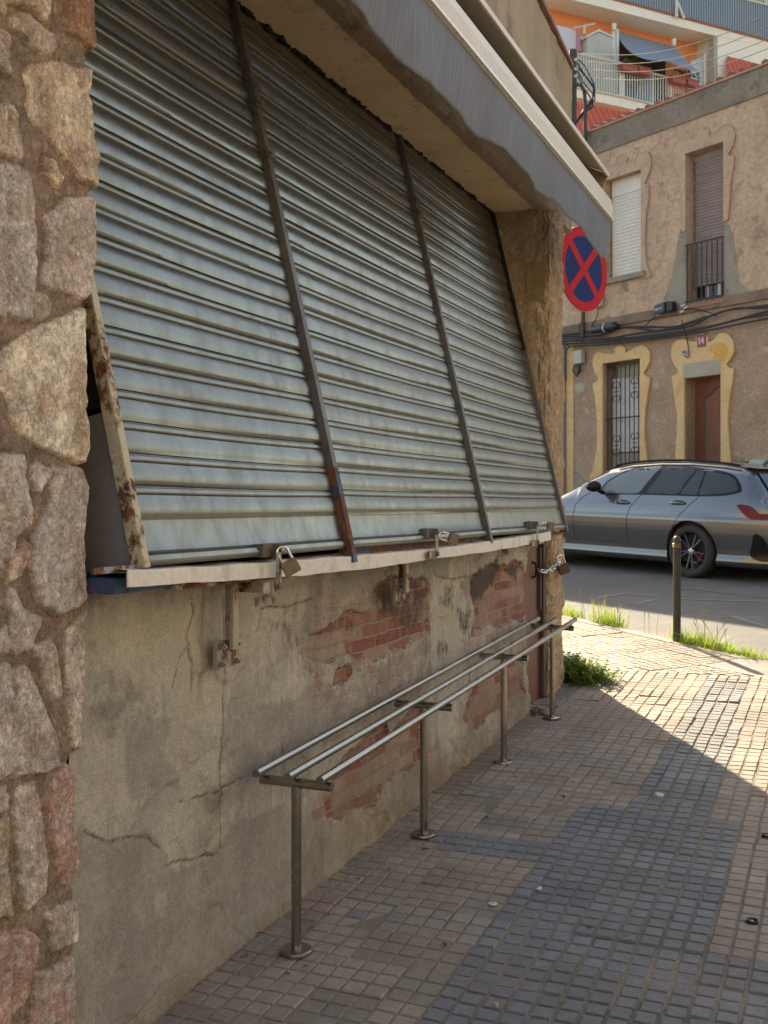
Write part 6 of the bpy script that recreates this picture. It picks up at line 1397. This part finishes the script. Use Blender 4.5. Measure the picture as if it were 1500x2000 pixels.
def blade(mb, p, h, lean, a, w):
    d = Vector((math.cos(a), math.sin(a), 0)); s_ = Vector((-d.y, d.x, 0))*w; vs = []
    for k in range(5):
        f = k/4; q = p + d*(lean*h*f*f) + Vector((0,0,h*f*(1-0.25*lean*f))); vs += [q - s_*(1-f*0.95), q + s_*(1-f*0.95)]
    mb.add(vs, [(2*k, 2*k+1, 2*k+3, 2*k+2) for k in range(4)])
mb = MB(); rr = random.Random(5)
def clump(s0, s1, n, h0, h1, spread):
    for _ in range(n):
        s_ = rr.uniform(s0, s1); q = K1 + KD*s_ + KN*(rr.gauss(0.04, spread)); q.z = gz(q.y) - (0.02 if kside(q.x, q.y) < 0 else DROP)
        blade(mb, q, rr.uniform(h0, h1)*(1.0), rr.uniform(0.1, 1.1), rr.uniform(0, 6.28), rr.uniform(0.003, 0.0065))
def sk_(u, v): q = ground(u, v); return (Vector((q.x,q.y,0))-K1).dot(KD)
clump(sk_(1490,1286), sk_(1410,1270), 900, 0.03, 0.13, 0.05); clump(sk_(1410,1270), sk_(1328,1252), 1300, 0.04, 0.17, 0.05); clump(sk_(1400,1270), sk_(1350,1255), 120, 0.10, 0.26, 0.05)
clump(sk_(1310,1250), sk_(1290,1245), 60, 0.06, 0.20, 0.03); clump(sk_(1270,1238), sk_(1160,1214), 50, 0.03, 0.08, 0.03)
clump(sk_(1205,1225), sk_(1170,1212), 300, 0.08, 0.30, 0.04); clump(sk_(1135,1205), sk_(1100,1195), 280, 0.06, 0.22, 0.04); clump(sk_(1478,1285), sk_(1462,1280), 60, 0.06, 0.2, 0.04)
clump(sk_(1640,1330), sk_(1500,1290), 500, 0.03, 0.14, 0.06)
g_ = build('grass', mb, M_grass, None, loc=K1); kind(g_, 'stuff'); tag(g_, 'bright green grass and weeds growing along the sunlit kerb', 'grass')
mb = MB()
for (u, v, n) in ((1190,1218,9), (1148,1207,4), (1375,1262,5), (1425,1272,4), (1275,1240,3)):
    q0_ = ground(u, v)
    for _ in range(n):
        a = rr.uniform(0, 6.28); h = rr.uniform(0.25, 0.50)*0.8; l = rr.uniform(0.1, 0.5); q = Vector((q0_.x+rr.gauss(0,.06), q0_.y+rr.gauss(0,.06), gz(q0_.y)-0.03)); d = Vector((math.cos(a), math.sin(a), 0))
        pts = [q + d*(l*h*f*f) + Vector((0,0,h*f)) for f in (0,.3,.6,.85,1)]; mb.tube(pts, [.0018,.0016,.0014,.0035,.001], 5)
sg_ = build('seed_stalks', mb, M_seed, None, loc=K1); kind(sg_, 'stuff'); tag(sg_, 'pale seed stalks standing above the kerb grass', 'grass')
def weed(name, label, spots, n, hmax, leafs, m, loc, flowers=0):
    t = thing(name, label, 'plant', loc); st = MB(); lf = MB()
    for _ in range(n):
        c, sp = rr.choice(spots); q = Vector(c) + Vector((rr.gauss(0, sp), rr.gauss(0, sp), 0)); q.x = max(q.x, -1.86 if q.y < 7.3 else q.x)
        q.z = gz(q.y); h = hmax*rr.uniform(0.35, 1.0)*(1.35 if sp < .095 else 1.0)*math.exp(-((q-Vector(c)).length/(2.2*sp+1e-3))**2*0.35); a = rr.uniform(0, 6.28); d = Vector((math.cos(a), math.sin(a), 0)); l = rr.uniform(0.2, 0.9)
        P_ = [q + d*(l*h*f) + Vector((0,0,h*f)) for f in (0, .5, 1)]; st.tube(P_, 0.0016, 4)
        for _k in range(leafs):
            f = rr.uniform(0.15, 1.05); b = q + d*(l*h*f) + Vector((0,0,h*f)); a2 = rr.uniform(0, 6.28); e = Vector((math.cos(a2), math.sin(a2), rr.uniform(-.2,.7))).normalized(); s_ = e.cross(Vector((0,0,1))).normalized()*rr.uniform(.005,.010); L_ = rr.uniform(.016,.034)
            lf.add([b, b+e*L_*.5+s_, b+e*L_, b+e*L_*.5-s_], [(0,1,2,3)])
    build('stems', st, m, t); build('leaves', lf, m, t)
    if flowers:
        for _ in range(flowers):
            c, sp = spots[0]; q = Vector(c)+Vector((rr.uniform(-.05,.10), rr.uniform(-.25,.0), hmax*rr.uniform(.5,.8))); build('flower', MB().lathe([(0,0.004),(0.012,0.006),(0.014,0.0),(0,-0.004)], 8, Matrix.Translation(q)), plain('yellow_petal', (0.7,0.5,0.03), 0.6), t)
w0 = ground(1120,1330); w1 = ground(1158,1335)
weed('weed_bush', 'leafy green weed spreading from the foot of the corner pier into the sunlight', [((w0.x-.03, w0.y+.08, 0), .09), ((w1.x-.04, w1.y+.04, 0), .085), ((w1.x-.22, w1.y+.18, 0), .09), ((w0.x-.05, w0.y+.0, 0), .05)], 560, 0.40, 20, M_leaf, (w0.x, w0.y, gz(w0.y)), 3)
w2 = ground(1040,1392)
weed('small_weed', 'small grey-green weed growing at the foot of the brown metal door', [((w2.x, w2.y+.03, 0), .035)], 46, 0.16, 10, leaf_mat('dull_weed', (0.09,0.10,0.045), (0.14,0.13,0.06), 0.2), (w2.x, w2.y, gz(w2.y)))
mb = MB()
for a, h in ((0.3,.42),(0.9,.34),(5.8,.30),(1.8,.36)): blade(mb, Vector((w0.x, w0.y+.1, gz(w0.y))), h, 0.9, a, .004)
tag(build('tall_grass_tuft', mb, M_grass, None, loc=(w0.x, w0.y, gz(w0.y))), 'few tall thin grass blades rising out of the leafy weed at the corner', 'grass tuft')
def lump(name, label, cat, u, v, sz, m, seed, flat=1.0, group=None):
    q = ground(u, v); r_ = random.Random(seed); bm = bmesh.new(); bmesh.ops.create_icosphere(bm, subdivisions=2, radius=1.0); M2 = MB()
    vs = [Vector((w.co.x*sz[0], w.co.y*sz[1], max(w.co.z, -.5)*sz[2]))*(1+r_.uniform(-.22,.22)) for w in bm.verts]
    bm.verts.index_update(); M2.add([w + Vector((q.x, q.y, gz(q.y)+sz[2]*0.5+0.004)) for w in vs], [tuple(w.index for w in f_.verts) for f_ in bm.faces]); bm.free()
    return tag(build(name, M2, m, None, loc=(q.x, q.y, gz(q.y))), label, cat, group)
lump('brick_fragment', 'broken brown stone lump lying against the wall between the second and third bench posts', 'rubble', 903, 1497, (.035,.03,.035), M_rough, 3)
lump('crumpled_paper', 'crumpled white paper ball on the dark paving', 'litter', 1287, 1556, (.022,.014,.010), plain('white_paper', (0.6,0.6,0.62), 0.8), 5)
lump('paper_scrap', 'small torn white scrap lying on the paving left of the dark tiles', 'litter', 1053, 1738, (.010,.018,.004), plain('grey_paper', (0.45,0.45,0.47), 0.8), 6)
lump('pebble', 'round brown pebble on the paving near the bottom edge', 'pebble', 968, 1970, (.009,.009,.009), M_rough, 8)
def capthing(label, u, v, r, m1, m2, ring=True):
    q = ground(u, v); t = thing('bottle_cap', label, 'bottle cap', (q.x, q.y, gz(q.y)+0.002)); Tm = Matrix.Translation((q.x, q.y, gz(q.y)+0.003))
    build('rim', MB().lathe([(r*.62,0.0),(r,0.0),(r,0.007),(r*.9,0.009),(r*.75,0.007),(r*.62,0.002)] if ring else [(0,0.001),(r,0.001),(r,0.004),(0,0.005)], 28, Tm), m1, t, smooth=True)
    build('inlay', MB().box(Vector((q.x, q.y, gz(q.y)+0.0075)), (r*0.5, r*0.7, 0.002), Matrix.Rotation(.5, 3, 'Z')), m2, t)
capthing('flat white round sticker with green print on the brown paving', 963, 1768, 0.0155, plain('white_cap', (0.55,0.56,0.54), 0.5), plain('green_print', (0.12,0.35,0.16), 0.5), False)
capthing('black ringed metal cap on the paving at the right edge, nearer the bottom corner', 1469, 1803, 0.021, plain('black_cap', (0.03,0.03,0.035), 0.3, 0.5), plain('cap_grey', (0.3,0.3,0.31), 0.4, 0.5))
capthing('black ringed metal cap cut by the right edge, farther from the camera', 1497, 1635, 0.021, plain('black_cap', (0.03,0.03,0.035), 0.3, 0.5), plain('cap_grey', (0.3,0.3,0.31), 0.4, 0.5))
M_dry = mottle('dry_leaf', (0.20,0.09,0.035), (0.13,0.065,0.03), None, 20, 80)
proto = None
LL = ['brown leaf close to the wall beside the nearest bench post', 'curled leaf just left of the nearest post base', 'curled leaf just below the nearest post base', 'leaf touching the second bench post base', 'leaf by the wall foot left of the second post', 'leaf between first and second bench posts, out from the wall', 'leaf beside the broken stone lump', 'leaf halfway from wall to the first post, out on the paving', 'leaf in the middle of the shaded paving', 'pale leaf beside the small grey-green weed', 'leaf at the foot of the brown metal door', 'leaf just before the third bench post', 'leaf below the second bench post, well out from it', 'leaf at the wall foot nearest the bottom edge', 'left one of two leaves behind the third post', 'right one of two leaves near the dark tile strip', 'leaf in front of the third bench post on the brown tiles', 'leaf on the dark blue-grey tiles near their top', 'leaf on the dark blue-grey tiles in the middle', 'leaf on the brown tiles left of the dark ones']
spots = [(508,1826),(560,1905),(596,1890),(830,1662),(740,1627),(760,1700),(852,1478),(700,1720),(1160,1450),(1016,1412),(1040,1398),(985,1465),(640,1790),(480,1870),(1100,1560),(1120,1530),(950,1600),(1240,1705),(1150,1815),(868,1850)]
for i, (u, v) in enumerate(spots):
    q = ground(u, v)
    if proto is None:
        mb = MB(); L_ = 0.016; mb.add([(0,-L_,0.001),(0.007,-L_*.3,0.006),(0.006,L_*.5,0.007),(0,L_,0.002),(-0.006,L_*.5,0.004),(-0.007,-L_*.3,0.003),(0,0,0.0)], [(0,1,6),(1,2,6),(2,3,6),(3,4,6),(4,5,6),(5,0,6)])
        proto = build('dry_leaf', mb, M_dry, None); o = proto
    else: o = proto.copy(); COL.objects.link(o)
    tag(o, 'small dry '+LL[i], 'leaf', 'dry leaves on the paving'); o.location = (q.x, q.y, gz(q.y)+0.006); o.rotation_euler = (0, 0, random.uniform(0, 6.28)); sc_ = random.uniform(.6, 1.3); o.scale = (sc_, sc_, sc_)
mb = MB(); rg = random.Random(9)
for k in range(2400):
    i_ = rg.randint(4, 30)*C*(3 if rg.random() < .0 else 1); x = -1.87 + i_ + rg.gauss(0, .003); y = rg.uniform(1.9, 7.2)
    if rg.random() < .35: x = rg.uniform(-1.8, .3); y = 1.2 + rg.randint(8, 86)*C + rg.gauss(0, .004)
    if math.sin(x*5.1)+math.sin(y*3.7+x*2)+rg.uniform(-1,1) < 0.4: continue
    r_ = rg.uniform(.001, .0036); q = Vector((x, y, gz(y)+0.001+r_*.5))
    mb.add([q + Vector((rg.uniform(.6,2.2)*r_*a, rg.uniform(.6,2.2)*r_*b, rg.uniform(.5,1)*r_*c_)) for a, b, c_ in ((1,0,0),(-1,0,0),(0,1,0),(0,-1,0),(0,0,1))], [(0,2,4),(2,1,4),(1,3,4),(3,0,4)])
kind(tag(build('joint_debris', mb, mottle('joint_debris', (0.34,0.28,0.14), (0.20,0.15,0.09), (0.14,0.16,0.06), 12, 90), None, loc=(-.8, 4.5, gz(4.5))), 'dry bits and moss caught in the joints of the paving', 'debris'), 'stuff')
# grit that gathers along the foot of the wall
mb = MB(); rg = random.Random(3)
for k in range(2600):
    y = rg.uniform(2.3, 7.4); x = -1.80 + abs(rg.gauss(0, 0.07)); r = rg.uniform(.0012, .0042); q = Vector((x, y, gz(y)+0.003+r*.5))
    vs = [q + Vector((rg.uniform(.6,1.3)*r*a, rg.uniform(.6,1.3)*r*b, rg.uniform(.6,1.2)*r*c)) for a, b, c in ((1,0,0),(-1,0,0),(0,1,0),(0,-1,0),(0,0,1))]
    mb.add(vs, [(0,2,4),(2,1,4),(1,3,4),(3,0,4)])
kind(tag(build('grit', mb, mottle('grit', (0.30,0.22,0.15), (0.18,0.14,0.10), None, 30, 90), None, loc=(-1.75, 4.5, gz(4.5))), 'crumbled plaster grit along the foot of the shop wall', 'grit'), 'stuff')

# ================================================================== the other side of the street (behind us): what the steel and slats mirror
OB = thing('unseen_facing_house', 'plain sand coloured house row on the opposite side of the street, out of view', 'house', (8.0, 2.0, 0))
mb = MB(); mb.box2((8.0,-22,-1), (16,9,10.5)); build('wall', mb, mottle('unseen_house_stucco', (0.42,0.34,0.25), (0.48,0.40,0.30), None, 1, 12), OB)
for y in range(-20, 8, 3):
    for z in (0.2, 3.6, 6.9): build('window', MB().box2((7.96, y, z+0.7), (8.02, y+1.1, z+2.5)), M_room, OB)
build('roof', MB().box2((7.8,-22.2,10.5), (16.2,9.2,10.7)), M_par, OB)
